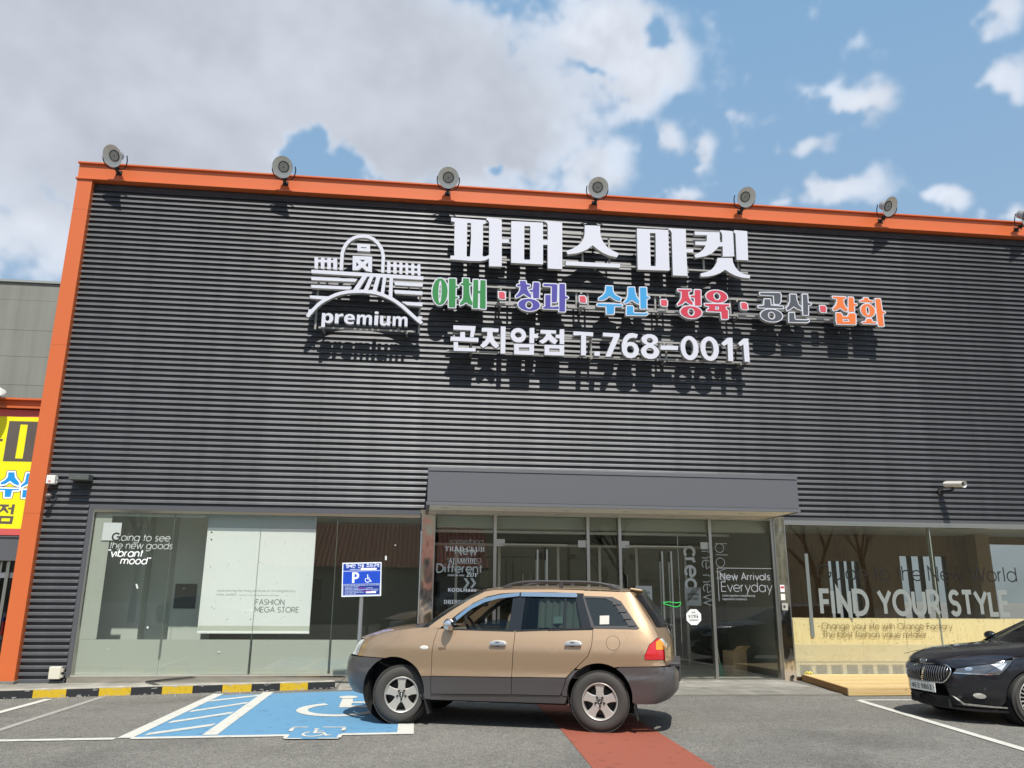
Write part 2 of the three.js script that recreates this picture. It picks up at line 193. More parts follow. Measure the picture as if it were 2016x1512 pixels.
// outlines of the sign letters, millimetres on the facade
const GLYPH = {
main:[[[[444,9477,1200,9462,1194,9375,1139,9372,1138,9194,1142,8771,1136,8603,1207,8618,1278,8653,1279,8576,1208,8530,1105,8503,898,8494,448,8500,452,8590,542,8596,531,8678,523,9155,524,9382,450,9385],[792,9374,876,9376,883,9036,877,8590,800,8590,799,9031]],[[1218,9527,1330,9513,1542,9505,1549,9042,1711,9045,1705,8957,1550,8953,1554,8401,1282,8395,1272,9202,1269,9409,1246,9457,1206,9476]]],[[[1749,9476,2449,9485,2448,9065,2550,9071,2552,9441,2532,9490,2478,9508,2492,9545,2599,9526,2874,9512,2867,8416,2548,8416,2550,8969,2448,8962,2447,8504,1752,8499],[2035,9379,2168,9385,2169,8596,2036,8592]]],[[[3375,9484,3719,9491,3721,9307,3741,9200,3790,9095,3866,8998,3966,8926,4044,8889,4133,8859,4080,8764,3907,8798,3762,8855,3662,8920,3547,9018,3450,8931,3326,8859,3180,8803,2991,8768,2959,8843,3104,8910,3228,9001,3307,9089,3353,9188,3372,9309]],[[2951,8601,3344,8612,4149,8608,4141,8522,3677,8516,2939,8512]]],[[[4548,9480,5264,9490,5250,8518,4536,8499,4542,9020],[4839,9389,4970,9394,4946,8603,4831,8601]],[[5287,9538,5356,9528,5668,9533,5652,9058,5818,9061,5811,8978,5655,8974,5655,8415,5322,8405,5338,9432,5312,9481,5271,9501]]],[[[5868,9497,6449,9505,6442,9266,6498,9270,6506,9446,6491,9504,6458,9524,6474,9565,6614,9559,6762,9551,6750,8942,6484,8919,6499,9167,6401,9161,6362,9101,6230,8976,6087,8910,5856,8850,5832,8924,5953,8989,6055,9075,6109,9173,5865,9165,5869,9250,6135,9262,6150,9417,5864,9406]],[[6792,9582,7096,9575,7071,8863,6801,8858,6815,9495,6779,9530]],[[6356,8883,6706,8900,6713,8802,6755,8689,6832,8592,6939,8534,7091,8509,7079,8437,6892,8445,6755,8480,6620,8544,6521,8615,6412,8533,6269,8468,6129,8431,5957,8415,5947,8488,6108,8537,6208,8600,6296,8691,6343,8781]]]],
green:[[[['E',259,7763,160,297],['E',259,7763,35,255]],[[441,8067,582,8069,583,7910,631,7910,647,7897,632,7876,584,7874,586,7667,631,7669,648,7657,632,7636,585,7633,588,7431,450,7432]]],[[[733,8087,859,8090,866,7982,917,7979,933,7963,917,7945,869,7943,873,7789,891,7689,919,7600,947,7556,943,7488,884,7508,814,7561,746,7507,689,7481,682,7531,724,7578,748,7659,747,7936,704,7937,681,7955,703,7976,735,7977]],[[957,8069,1056,8070,1064,7817,1101,7819,1105,8066,1215,8064,1225,7432,1105,7432,1100,7776,1061,7774,1060,7436,954,7435]]]],
violet:[[[[1946,8098,2071,8099,2084,8020,2158,8020,2169,8001,2158,7978,2098,7974,2109,7901,2147,7834,2191,7785,2189,7724,2126,7753,2028,7816,1942,7749,1862,7711,1862,7751,1910,7799,1952,7881,1963,7973,1892,7975,1885,7992,1898,8010,1957,8013]],[[2244,8078,2353,8077,2370,8058,2358,7725,2234,7722,2228,7867,2158,7869,2149,7885,2163,7901,2225,7904]],[['E',2146,7566,229,133],['E',2146,7561,80,91]]],[[[2462,8055,2735,8061,2757,8039,2746,7682,2727,7653,2633,7651,2639,8003,2620,8014,2462,8009,2454,8032]],[[2494,7806,2598,7809,2608,7789,2602,7538,2667,7539,2765,7558,2781,7547,2781,7502,2450,7497,2439,7513,2461,7531,2494,7544]],[[2801,8073,2922,8076,2924,7794,2974,7791,2990,7773,2973,7751,2924,7749,2916,7452,2791,7451]]]],
blue:[[[[3824,8078,3963,8080,3965,7964,4002,7896,4068,7854,4139,7823,4126,7753,4033,7771,3956,7819,3889,7861,3823,7800,3745,7762,3662,7752,3657,7792,3724,7836,3781,7896,3816,7968]],[[3633,7664,4152,7673,4168,7657,4151,7633,3985,7630,3975,7452,3821,7445,3819,7622,3626,7618,3616,7640]]],[[[4313,8075,4448,8080,4455,7967,4480,7875,4523,7808,4549,7769,4530,7710,4454,7746,4380,7800,4309,7739,4219,7694,4214,7734,4266,7783,4296,7865,4310,7959]],[[4571,8083,4711,8091,4710,7887,4754,7883,4773,7865,4753,7843,4708,7840,4700,7611,4566,7604]],[[4267,7642,4389,7649,4406,7629,4402,7514,4423,7486,4657,7494,4707,7515,4721,7489,4689,7459,4256,7441]]]],
red:[[[[5418,8087,5719,8097,5706,8061,5649,8052,5649,7947,5679,7866,5738,7794,5733,7741,5657,7772,5579,7832,5499,7758,5406,7715,5397,7747,5456,7808,5494,7892,5503,8044,5427,8050]],[[5799,8095,5930,8096,5918,7739,5785,7732,5789,7919,5704,7920,5694,7937,5706,7955,5789,7963]],[['E',5690,7576,236,136],['E',5691,7579,81,93]]],[[['E',6288,7968,238,141],['E',6294,7974,82,94]],[[6004,7784,6563,7795,6561,7759,6474,7743,6476,7679,6525,7653,6511,7466,6376,7454,6369,7622,6045,7617,6053,7652,6099,7666,6103,7736,6018,7744],[6240,7741,6325,7743,6321,7663,6235,7662]]]],
grey:[[[[7285,8108,7743,8126,7764,8088,7742,7913,7705,7865,7597,7869,7607,8064,7290,8064]],[[7380,7961,7510,7964,7512,7819,7790,7808,7796,7775,7771,7769,7228,7763,7221,7788,7254,7798,7360,7811]],[['E',7513,7589,244,139],['E',7513,7589,85,95]]],[[[7986,8105,8117,8107,8116,7999,8154,7868,8215,7813,8217,7747,8130,7776,8045,7833,7958,7767,7881,7725,7872,7779,7931,7840,7972,7941]],[[8274,8120,8381,8121,8375,7921,8437,7915,8452,7900,8434,7882,8376,7879,8360,7647,8248,7641]],[[7925,7667,8039,7672,8035,7532,8058,7509,8319,7517,8361,7532,8366,7499,8331,7473,7907,7461]]]],
orange:[[[[8975,8106,9282,8109,9279,8080,9220,8067,9216,7955,9256,7857,9294,7826,9280,7767,9200,7796,9132,7859,9052,7805,8959,7779,8954,7817,9026,7879,9070,7981,9078,8065,8980,8073]],[[9349,8109,9457,8106,9458,7959,9524,7954,9530,7938,9512,7923,9459,7921,9446,7775,9316,7768]],[[9019,7721,9126,7721,9160,7645,9283,7642,9322,7727,9450,7730,9472,7701,9448,7477,9018,7468,9008,7530],[9151,7595,9311,7594,9304,7528,9155,7524]]],[[[9716,8115,9809,8116,9819,8061,9910,8049,9924,8025,9889,8014,9622,8018,9607,8034,9634,8047,9710,8061]],[['E',9775,7816,163,154],['E',9770,7816,47,111]],[[9719,7614,9836,7620,9846,7554,9936,7541,9941,7517,9617,7513,9611,7534,9713,7556]],[[9983,8103,10101,8106,10109,7816,10175,7803,10181,7786,10163,7772,10112,7766,10110,7467,9993,7461,9981,7577,9983,7810]]]],
dots:[[[[1499,7820,1604,7822,1629,7790,1633,7670,1531,7671,1509,7692]]],[[[3237,7816,3341,7820,3368,7789,3372,7674,3268,7675,3241,7696]]],[[[5027,7828,5139,7828,5166,7800,5156,7689,5055,7690,5028,7712]]],[[[6836,7850,6939,7853,6972,7821,6975,7704,6860,7704,6837,7727]]],[[[8655,7873,8770,7874,8792,7842,8780,7725,8674,7728,8649,7760]]]],
branch:[[[[558,7033,1024,7035,1013,6942,985,6788,909,6792,925,6938,560,6941]],[[708,6895,806,6897,809,6780,1086,6780,1085,6688,504,6694,505,6784,708,6782]],[[573,6671,667,6673,670,6551,1033,6554,1031,6482,579,6475]]],[[[1151,7001,1506,7007,1501,6925,1374,6925,1381,6846,1427,6736,1527,6635,1455,6566,1391,6616,1326,6708,1265,6623,1184,6560,1120,6617,1213,6713,1268,6821,1272,6927,1152,6922]],[[1550,7054,1652,7054,1652,6463,1551,6462]]],[[['E',1921,6878,166,160],['E',1921,6884,73,62]],[[2161,7052,2260,7054,2260,6920,2337,6921,2335,6832,2256,6833,2254,6713,2158,6712]],[[1831,6688,2254,6696,2250,6458,1833,6457],[1932,6613,2158,6619,2155,6543,1932,6540]]],[[[2389,7017,2724,7022,2724,6948,2607,6949,2627,6903,2761,6796,2696,6713,2626,6750,2562,6813,2510,6758,2427,6712,2356,6764,2446,6822,2498,6891,2511,6938,2389,6939]],[[2802,7052,2899,7054,2893,6724,2799,6724,2798,6848,2710,6850,2713,6927,2798,6928]],[[2474,6692,2896,6702,2891,6467,2474,6465],[2574,6621,2795,6624,2792,6549,2571,6544]]],[[[3094,7017,3522,7011,3517,6924,3365,6934,3356,6494,3247,6495,3260,6941,3093,6927]]],[[[3536,6591,3658,6596,3653,6496,3534,6494]]],[[[3729,7018,4095,7013,4088,6945,3886,6491,3772,6487,3957,6933,3728,6937]]],[[[4491,7014,4461,6928,4390,6942,4312,6919,4261,6863,4243,6815,4310,6837,4397,6829,4472,6771,4507,6672,4482,6570,4409,6500,4321,6474,4234,6487,4165,6545,4134,6633,4132,6756,4163,6881,4215,6973,4293,7027,4382,7039],['E',4318,6667,79,90]]],[[['E',4747,6907,182,126]],[['E',4744,6637,199,162]],['X',['E',4748,6890,70,58],['E',4745,6651,86,76]]],[[[4984,6788,5367,6794,5357,6703,4969,6694]]],[[['E',5615,6759,199,272],['E',5610,6765,92,181]]],[[['E',6062,6762,206,274],['E',6057,6764,92,183]]],[[[6483,7031,6585,7033,6573,6501,6461,6502,6469,6888,6381,6835,6326,6898]]],[[[6840,7030,6943,7032,6940,6505,6827,6503,6825,6898,6754,6843,6702,6909]]]],
logo:[[[['S',71,-1804,8129,-1807,8250,-1810,8414,-1806,8509,-1781,8621,-1732,8734,-1662,8821,-1578,8881,-1479,8918,-1379,8928,-1277,8917,-1174,8872,-1088,8794,-1020,8701,-977,8600,-953,8491,-949,8327,-948,8125]]],[[[-1510,8747,-1239,8747,-1234,8578,-1498,8583],[-1430,8676,-1312,8674,-1311,8652,-1429,8655]]],[[[-1588,8468,-1185,8471,-1173,8123,-1286,8137,-1378,8220,-1461,8148,-1573,8144],[-1443,8391,-1312,8391,-1378,8336],[-1509,8336,-1449,8271,-1502,8220],[-1259,8343,-1255,8221,-1318,8272]]],[[[-2369,8394,-2292,8393,-2275,8137,-2351,8138]],[[-2236,8395,-2165,8394,-2148,8137,-2218,8139]],[[-2107,8396,-2032,8395,-2016,8138,-2090,8139]],[[-1981,8393,-1904,8392,-1888,8132,-1965,8133]],[[-2365,8338,-1901,8344,-1898,8293,-2361,8279]]],[[[-870,8382,-799,8381,-787,8119,-857,8121]],[[-739,8376,-673,8374,-661,8117,-728,8118]],[[-613,8374,-550,8372,-539,8113,-602,8114]],[[-486,8367,-429,8365,-419,8106,-476,8108]],[[-364,8365,-300,8363,-290,8102,-353,8104]],[[-233,8357,-169,8355,-160,8095,-223,8097]],[[-867,8325,-168,8314,-166,8259,-864,8270]],[[-479,8196,-163,8196,-162,8150,-477,8151]]],[[[-2411,8108,-96,8088,-99,8006,-2405,8034]],[[-1355,8037,-1255,8029,-1446,7669,-1569,7649]],[[-1205,8025,-1130,8023,-1249,7673,-1341,7668]],[[-1074,8019,-992,8017,-1062,7669,-1147,7672]],[[-936,8020,-867,8017,-901,7624,-970,7647]],[[-799,8021,-730,8018,-724,7573,-800,7596]],[['S',70,-2423,7078,-2335,7207,-2257,7309,-2178,7392,-2085,7463,-1991,7521,-1884,7580,-1776,7623,-1655,7654,-1533,7671,-1410,7683,-1286,7687,-1162,7680,-1037,7660,-911,7624,-784,7573,-682,7522,-592,7462,-489,7385,-399,7306,-295,7215,-205,7131,-90,7044]],[[-2407,7539,-1980,7535,-2011,7460,-2391,7478]],[[-532,7500,-94,7499,-97,7418,-416,7429]],[[-2407,7236,-2325,7236,-2356,7160,-2414,7157]],[[-195,7187,-89,7196,-93,7132,-142,7110]]],[[[-2406,7949,-1460,7953,-1498,7888,-2395,7879]]],[[[-2399,7772,-1564,7777,-1607,7708,-2380,7706]]],[[[-701,7931,-103,7930,-107,7855,-685,7858]]],[[[-692,7752,-103,7747,-106,7666,-677,7676]]]]};
// outlines of the banner letters, metres
const BANNER={dark:[[[-8.223,4.908,-7.636,4.906,-7.638,4.096,-8.216,4.091],[-7.999,4.84,-7.86,4.839,-7.86,4.155,-7.997,4.157]],[[-8.721,4.541,-8.283,4.539,-8.284,4.488,-8.712,4.486]],[[-8.689,4.915,-8.519,4.916,-8.506,4.088,-8.664,4.089]],[[-8.193,3.249,-7.966,3.247,-7.966,3.21,-8.027,3.197,-7.952,3.101,-7.97,3.071,-8.046,3.138,-8.111,3.083,-8.164,3.073,-8.187,3.096,-8.118,3.127,-8.081,3.186,-8.094,3.21,-8.187,3.213]],[[-7.911,3.253,-7.86,3.254,-7.861,3.054,-7.913,3.058,-7.913,3.15,-7.974,3.154,-7.975,3.188,-7.915,3.19]],[[-8.138,3.027,-7.847,3.025,-7.855,2.87,-8.132,2.874],[-8.058,2.982,-7.901,2.983,-7.905,2.922,-8.062,2.924]]],blue:[[[-8.079,3.878,-7.967,3.88,-7.943,3.781,-7.846,3.674,-7.852,3.619,-7.941,3.652,-8.025,3.71,-8.099,3.648,-8.18,3.632,-8.195,3.666,-8.112,3.727,-8.075,3.788]],[[-8.243,3.558,-7.827,3.55,-7.829,3.531,-7.958,3.523,-7.966,3.394,-8.077,3.392,-8.089,3.525,-8.238,3.528]],[[-7.735,3.866,-7.609,3.869,-7.561,3.74,-7.455,3.663,-7.467,3.613,-7.625,3.669,-7.68,3.658,-7.8,3.586,-7.809,3.615,-7.742,3.696]],[[-7.76,3.537,-7.662,3.539,-7.655,3.431,-7.42,3.426,-7.423,3.386,-7.751,3.389]]]};
// ------------------------------------------------------------------ ground
const asphaltMap = dataTexture(1024, (u, v, i, j) => {
  const a = hash(i, j, 3), b = hash(i >> 1, j >> 1, 5), c = fbm(u * 48, v * 48, 3, 48, 9);
  const e = hash(i >> 2, j >> 2, 7); let k = 0.78 + (a - 0.5) * 0.16 + (b - 0.5) * 0.24 + (e - 0.5) * 0.26 + (c - 0.5) * 0.18; if (e > 0.96) k += 0.22; if (e < 0.06) k -= 0.20;
  return [k, k * 0.99, k * 0.965];
});
const asphaltBump = dataTexture(1024, (u, v, i, j) => 0.5 + (hash(i >> 1, j >> 1, 5) - 0.5) * 0.7 + (hash(i, j, 3) - 0.5) * 0.3, false);
const M = {};
M.asphalt = std(lin(0.30, 0.292, 0.276), 0.93, 0, { map: rep(asphaltMap, 0.4), bumpMap: rep(asphaltBump, 0.4), bumpScale: 0.004, vertexColors: true });
{
  const ticks = (a) => { const t = [-900, -300, -120, -60, -40]; for (let v = -24; v <= 24.01; v += a) t.push(+v.toFixed(3)); t.push(40, 60, 120, 300, 900); return t; };
  const xs = ticks(0.25), zs = ticks(0.25), pos = [], uv = [], col = [], idx = [], nor = [];
  for (const z of zs) for (const x of xs) {
    pos.push(x, 0, z); nor.push(0, 1, 0); uv.push(x, z);
    const patch = fbm(x * 0.35 + 50, z * 0.35 + 50, 4, 0, 21), fine = fbm(x * 1.3 + 80, z * 2.6 + 80, 3, 0, 33), stain = smooth(0.66, 0.80, fbm(x * 0.9 + 7, z * 0.9 + 3, 4, 0, 71));
    let k = 0.86 + (patch - 0.5) * 0.34 + (fine - 0.5) * 0.28 - stain * 0.16;
    col.push(k, k, k * 0.995);
  }
  const n = xs.length; for (let j = 0; j < zs.length - 1; j++) for (let i = 0; i < n - 1; i++) { const a = j * n + i; idx.push(a, a + n, a + 1, a + 1, a + n, a + n + 1); }
  const g = new THREE.BufferGeometry(); g.setAttribute('position', new THREE.Float32BufferAttribute(pos, 3)); g.setAttribute('normal', new THREE.Float32BufferAttribute(nor, 3)); g.setAttribute('uv', new THREE.Float32BufferAttribute(uv, 2)); g.setAttribute('color', new THREE.Float32BufferAttribute(col, 3)); g.setIndex(idx);
  M.lot = part('parking_lot', g, M.asphalt); tag(M.lot, 'grey worn asphalt of the car park', null, null, 'structure');
}
const lot = M.lot;
// paint: flat sheets with worn patches in the paint itself
const wearMap = dataTexture(1024, (u, v, i, j) => { const s = fbm(u * 24, v * 24, 5, 24, 41), a = hash(i >> 1, j >> 1, 8), k = 0.97 - smooth(0.64, 0.80, s) * 0.10 - (a > 0.975 ? 0.16 : 0) - (hash(i, j, 2)) * 0.08; return [k, k, k * 0.985]; });
const paint = (c) => std(c, 0.75, 0, { map: rep(wearMap, 0.45), bumpMap: rep(asphaltBump, 0.4), bumpScale: 0.0025 });
M.white = paint(lin(0.62, 0.61, 0.575)); M.blue = paint(lin(0.115, 0.29, 0.485)); M.red = paint(lin(0.315, 0.085, 0.052)); M.faded = paint(lin(0.36, 0.35, 0.33));
const quad = (a, b, w, y) => { const dx = b[0] - a[0], dz = b[1] - a[1], l = Math.hypot(dx, dz), nx = -dz / l * w / 2, nz = dx / l * w / 2; return ground([[a[0] + nx, a[1] + nz], [b[0] + nx, b[1] + nz], [b[0] - nx, b[1] - nz], [a[0] - nx, a[1] - nz]], y); };
part('bay_paint', ground([[-3.2, 1.9], [-0.02, 1.14], [0.02, 5.74], [-3.26, 5.84]], 0.004), M.blue, lot);
// hatched transfer strip and bay edges
part('parking_line', quad([-3.18, 1.72], [-3.27, 5.86], 0.17, 0.008), M.white, lot);
part('parking_line', quad([-2.41, 1.52], [-2.36, 5.72], 0.17, 0.008), M.white, lot);
part('parking_line', quad([-9.5, 6.12], [-3.36, 5.90], 0.13, 0.008), M.white, lot);
part('parking_line', quad([-3.19, 5.885], [0.03, 5.74], 0.13, 0.0085), M.white, lot);
part('parking_line', ground([[-0.17, 4.85], [0.03, 4.85], [0.03, 5.672], [-0.17, 5.68]], 0.0082), M.white, lot);
for (const [z0, z1] of [[2.62, 1.95], [3.75, 2.85], [4.72, 3.9], [5.62, 4.95]]) part('hatch_stripe', ground([[-3.10, z0 - 0.10], [-2.49, z1 - 0.10], [-2.49, z1 + 0.10], [-3.10, z0 + 0.10]], 0.008), M.white, lot);
part('parking_line', quad([-5.60, 2.28], [-5.72, 5.93], 0.12, 0.008), M.white, lot);
part('old_parking_line', quad([-4.90, 1.98], [-4.95, 5.88], 0.10, 0.005), M.faded, lot);
part('parking_line', quad([7.24, 3.03], [14.5, 3.34], 0.11, 0.008), M.white, lot);
part('parking_line', quad([7.22, 3.09], [6.78, 7.6], 0.13, 0.0085), M.white, lot);
part('path_paint', ground([[1.90, 2.9], [3.08, 3.0], [3.04, 5.7], [2.98, 8.2], [2.92, 12], [1.60, 12], [1.76, 8.2], [1.87, 5.35]], 0.004), M.red, lot);
// wheelchair signs painted on the ground, drawn in a 1 x 1 square
function chairSign(g) {
  g.lineCap = 'butt'; g.lineJoin = 'miter';
  g.beginPath(); g.arc(0.46, 0.92, 0.075, 0, 7); g.fill();
  g.lineWidth = 0.085; g.beginPath(); g.moveTo(0.465, 0.83); g.lineTo(0.48, 0.44); g.lineTo(0.72, 0.44); g.lineTo(0.84, 0.14); g.lineTo(0.96, 0.19); g.stroke();
  g.lineWidth = 0.07; g.beginPath(); g.moveTo(0.47, 0.64); g.lineTo(0.70, 0.64); g.stroke();
  g.lineWidth = 0.08; g.beginPath(); g.arc(0.46, 0.32, 0.27, R(118), R(345), false); g.stroke();
}
const chairShapes = traced(chairSign, 0, 0, 1, 1, 150);
function chairOnGround(x, z, w, d, y) { const g = new THREE.ShapeGeometry(chairShapes); g.translate(-0.5, -0.5, 0); g.scale(w, d, 1); g.rotateX(-Math.PI / 2); g.translate(x, y, z); return g; }
part('wheelchair_symbol', chairOnGround(-0.95, 3.22, 2.0, 2.3, 0.009), M.white, lot);
part('symbol_panel_paint', ground([[-1.47, 5.24], [-0.82, 5.28], [-0.83, 6.10], [-1.45, 6.09]], 0.0115), M.blue, lot);
part('wheelchair_symbol', chairOnGround(-1.14, 5.67, 0.44, 0.6, 0.0155), M.white, lot);
for (const [a, b] of [[[-1.47, 5.26], [-1.28, 5.27]], [[-1.10, 5.28], [-0.82, 5.30]], [[-1.45, 6.07], [-1.25, 6.08]], [[-1.06, 6.08], [-0.83, 6.09]], [[-1.46, 5.31], [-1.455, 5.55]], [[-0.825, 5.34], [-0.83, 5.55]], [[-1.45, 5.80], [-1.445, 6.03]], [[-0.83, 5.82], [-0.835, 6.04]]]) part('panel_border', quad(a, b, 0.05, 0.0152), M.white, lot);
// concrete slabs in front of the doors
const concreteMap = dataTexture(1024, (u, v, i, j) => { const k = 0.86 + (fbm(u * 10, v * 10, 5, 10, 5) - 0.5) * 0.3 + (hash(i, j, 4) - 0.5) * 0.09 - (hash(i >> 1, j >> 1, 6) > 0.985 ? 0.18 : 0); return [k, k * 0.99, k * 0.96]; });
M.concrete = std(lin(0.27, 0.262, 0.245), 0.9, 0, { map: rep(concreteMap, 0.5) });
M.concretePale = std(lin(0.33, 0.322, 0.30), 0.9, 0, { map: rep(concreteMap, 0.37) });
const apron = part('entrance_apron', ground([[-1.35, -0.02], [7.42, -0.02], [7.36, 2.34], [-0.02, 2.28], [-0.02, 1.1], [-1.30, 1.35]], 0.006), M.concretePale); tag(apron, 'pale concrete strip in front of the glass doors', null, null, 'structure');
for (let i = 0; i < 7; i++) for (let j = 0; j < 2; j++) part('slab', box(0.03 + i * 1.05, 0.03 + i * 1.05 + 1.042, 0.004, 0.016, 0.05 + j * 1.12, 0.05 + j * 1.12 + 1.112), (i * 3 + j) % 3 ? M.concrete : M.concretePale, apron);
// raised strip between kerb and wall
const kerbLine = (x) => 1.05 - (x + 1.4) * 0.232;
const strip = part('pavement_strip', [ground([[-12, -0.05], [-1.36, -0.05], [-1.36, kerbLine(-1.36) - 0.16], [-12, kerbLine(-12) - 0.16]], 0.012)], M.concretePale); tag(strip, 'concrete strip between painted kerb and wall', null, null, 'structure');
// black and yellow kerb
M.kerbBlack = std(lin(0.022, 0.023, 0.027), 0.7, 0, { map: rep(wearMap, 1.7) }); M.kerbYellow = std(lin(0.72, 0.48, 0.02), 0.65, 0, { map: rep(wearMap, 1.3) }); M.kerbTop = std(lin(0.55, 0.53, 0.49), 0.9, 0, { map: rep(concreteMap, 0.9) });
const kerb = thing('kerb', 'kerb painted in black and yellow blocks below the left shop window', 'kerb', [-1.36, 0, kerbLine(-1.36)], Math.atan(0.232));
M.chip = std(lin(0.42, 0.41, 0.39), 0.95);
for (let i = 0; i < 24; i++) {
  const x1 = -i * 0.468, x0 = x1 - 0.466, y = i % 2 === 0;
  const b = part('kerb_block', [box(x0, x1, 0.0, 0.118, -0.16, 0)], y ? M.kerbBlack : M.kerbYellow, kerb);
  part('kerb_top', box(x0, x1, 0.1185, 0.128, -0.158, -0.006), M.kerbTop, b);
  const chips = []; for (let k = 0; k < 5; k++) { const w = 0.012 + rnd() * 0.06, cx = x0 + 0.03 + rnd() * 0.38, cy = rnd() < 0.6 ? 0.004 + rnd() * 0.02 : 0.09 + rnd() * 0.02; chips.push(box(cx, Math.min(cx + w, x1), cy, cy + 0.004 + rnd() * 0.007, 0.0002, 0.0012)); }
  part('paint_chips', chips, M.chip, b).userData.kind = 'stuff';
}
// loose grit along the kerb
{
  const g = []; for (let i = 0; i < 110; i++) { const x = -7 + rnd() * 6, z = kerbLine(x) + 0.02 + rnd() * rnd() * 0.35, s = 0.004 + rnd() * 0.009; const d = new THREE.TetrahedronGeometry(s, 0); d.rotateY(rnd() * 6); d.translate(x, 0.004 + s * 0.3, z); g.push(d); }
  const o = part('grit', g, std(lin(0.5, 0.49, 0.46), 0.95)); tag(o, 'loose pale grit along the foot of the kerb', 'grit', null, 'stuff');
}
// ------------------------------------------------------------------ the market hall
const hall = thing('market_building', 'dark ribbed metal shop hall with orange steel frame and glass front', 'building');
const streak = dataTexture(512, (u, v, i, j) => { const k = 0.90 + (fbm(u * 64, v * 3, 4, 0, 13) - 0.5) * 0.16 + (fbm(u * 7, v * 7, 3, 0, 3) - 0.5) * 0.12; return [k, k, k]; });
M.clad = std(lin(0.094, 0.096, 0.103), 0.5, 0.6, { map: rep(streak, 0.09, 0.6) });
M.recess = std(lin(0.10, 0.10, 0.105), 0.6, 0.1);
M.orange = std(lin(0.61, 0.138, 0.04), 0.42, 0.0);
M.trim = std(lin(0.105, 0.108, 0.118), 0.45, 0.2);
M.steel = std(lin(0.62, 0.60, 0.56), 0.10, 1.0); M.steelDull = std(lin(0.55, 0.54, 0.50), 0.32, 1.0);
const X0 = -7.08, X1 = 22, PITCH = 0.1165;
const cladding = part('cladding', [box(X0, X1, 3.245, 9.98, -0.25, 0), box(X0, -6.27, -0.02, 3.244, -0.25, -0.0005)], M.clad, hall);
{
  const rib = (x0, x1) => {          // trapezoid rib: lower slope, face, upper slope, end caps
    const prof = [[0, 0.0006], [0.004, 0.052], [0.044, 0.0395], [0.062, 0.030], [0.066, 0.0006]], p = [], uv = [];
    const q = (a, b, c, d) => { for (const v of [a, b, c, a, c, d]) { p.push(...v); uv.push(v[0], v[1]); } };
    for (let k = 0; k < 4; k++) { const [y0, z0] = prof[k], [y1, z1] = prof[k + 1]; q([x0, y0, z0], [x1, y0, z0], [x1, y1, z1], [x0, y1, z1]); }
    const [pa, pb, pc, pd, pe] = prof; q([x0, ...pa], [x0, ...pb], [x0, ...pc], [x0, ...pd]); q([x0, ...pa], [x0, ...pd], [x0, ...pe], [x0, ...pe]);
    const g = new THREE.BufferGeometry(); g.setAttribute('position', new THREE.Float32BufferAttribute(p, 3)); g.setAttribute('uv', new THREE.Float32BufferAttribute(uv, 2)); g.computeVertexNormals(); return g;
  };
  const long = rib(X0 + 0.002, X1), short = rib(X0 + 0.002, -6.275);
  for (let i = 0; i < 85; i++) { const y = 0.02 + i * PITCH, full = y > 3.25; part('rib', full ? long : short, M.clad, cladding, [0, y, 0]); }
  part('base_flashing', box(X0 + 0.002, -6.28, 0.0, 0.05, 0.053, 0.06), M.trim, cladding);
}
// orange frame: I-beam along the eaves and box column at the corner
{
  const L = -7.4, beam = [box(L, X1, 10.02, 10.36, 0.10, 0.125), box(L - 0.02, X1, 10.36, 10.39, -0.25, 0.175), box(L - 0.02, X1, 9.99, 10.02, -0.25, 0.18)];
  part('eaves_beam', beam, M.orange, hall);
  const col = part('corner_column', [box(-7.385, -7.085, 0.06, 9.988, -0.25, 0.15)], M.orange, hall);
  for (const y of [3.03, 6.35, 9.30]) part('joint_line', box(-7.387, -7.083, y, y + 0.006, -0.2, 0.1512), std(lin(0.42, 0.09, 0.02), 0.6), col);
  part('base_plate', box(-7.42, -7.05, 0.0, 0.058, -0.2, 0.24), M.concrete, col);
}
// roof slab and the far walls of the hall
part('roof', box(X0 - 0.3, X1, 9.7, 9.9, -6.8, -0.26), M.recess, hall);
part('side_wall', box(-7.3, -7.1, 0, 9.7, -6.8, -0.26), M.recess, hall);
part('rear_wall_upper', box(-7.1, X1, 3.51, 9.7, -6.8, -6.6), M.recess, hall);
part('end_wall', box(X1 - 0.2, X1, 0, 9.7, -6.59, -0.26), M.recess, hall);
part('window_header', box(7.61, X1 - 0.21, 3.182, 3.244, -0.24, 0.03), M.trim, hall); part('door_header', box(0.021, 7.608, 3.182, 3.249, -0.24, 0.052), M.steel, hall);
// shop interior
M.plaster = std(lin(0.50, 0.51, 0.47), 0.9); M.ceiling = std(lin(0.80, 0.81, 0.77), 0.9); M.floorTile = std(lin(0.46, 0.455, 0.42), 0.5, 0, { map: rep(concreteMap, 0.25) });
M.brownWall = std(lin(0.34, 0.215, 0.125), 0.8, 0, { map: rep(streak, 0.4) }); M.dark = std(lin(0.02, 0.02, 0.021), 0.7); M.panelGrey = std(lin(0.60, 0.64, 0.60), 0.8);
part('interior_floor', box(-7.09, X1 - 0.21, -0.06, 0.001, -6.59, -0.02), M.floorTile, hall);
part('interior_ceiling', box(-7.09, X1 - 0.21, 3.30, 3.5, -6.59, -0.26), M.ceiling, hall);
part('ceiling_bulkhead', box(0.36, 7.34, 2.93, 3.19, -0.45, -0.15), std(lin(0.40, 0.43, 0.37), 0.8), hall);
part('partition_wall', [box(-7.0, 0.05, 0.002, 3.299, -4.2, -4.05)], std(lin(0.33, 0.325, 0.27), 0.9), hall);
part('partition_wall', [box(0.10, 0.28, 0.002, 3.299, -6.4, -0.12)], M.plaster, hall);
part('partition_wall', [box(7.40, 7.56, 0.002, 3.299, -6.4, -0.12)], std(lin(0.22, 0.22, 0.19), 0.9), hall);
part('partition_wall', [box(0.29, 7.39, 0.002, 3.299, -6.55, -6.4)], std(lin(0.05, 0.05, 0.048), 0.8), hall);
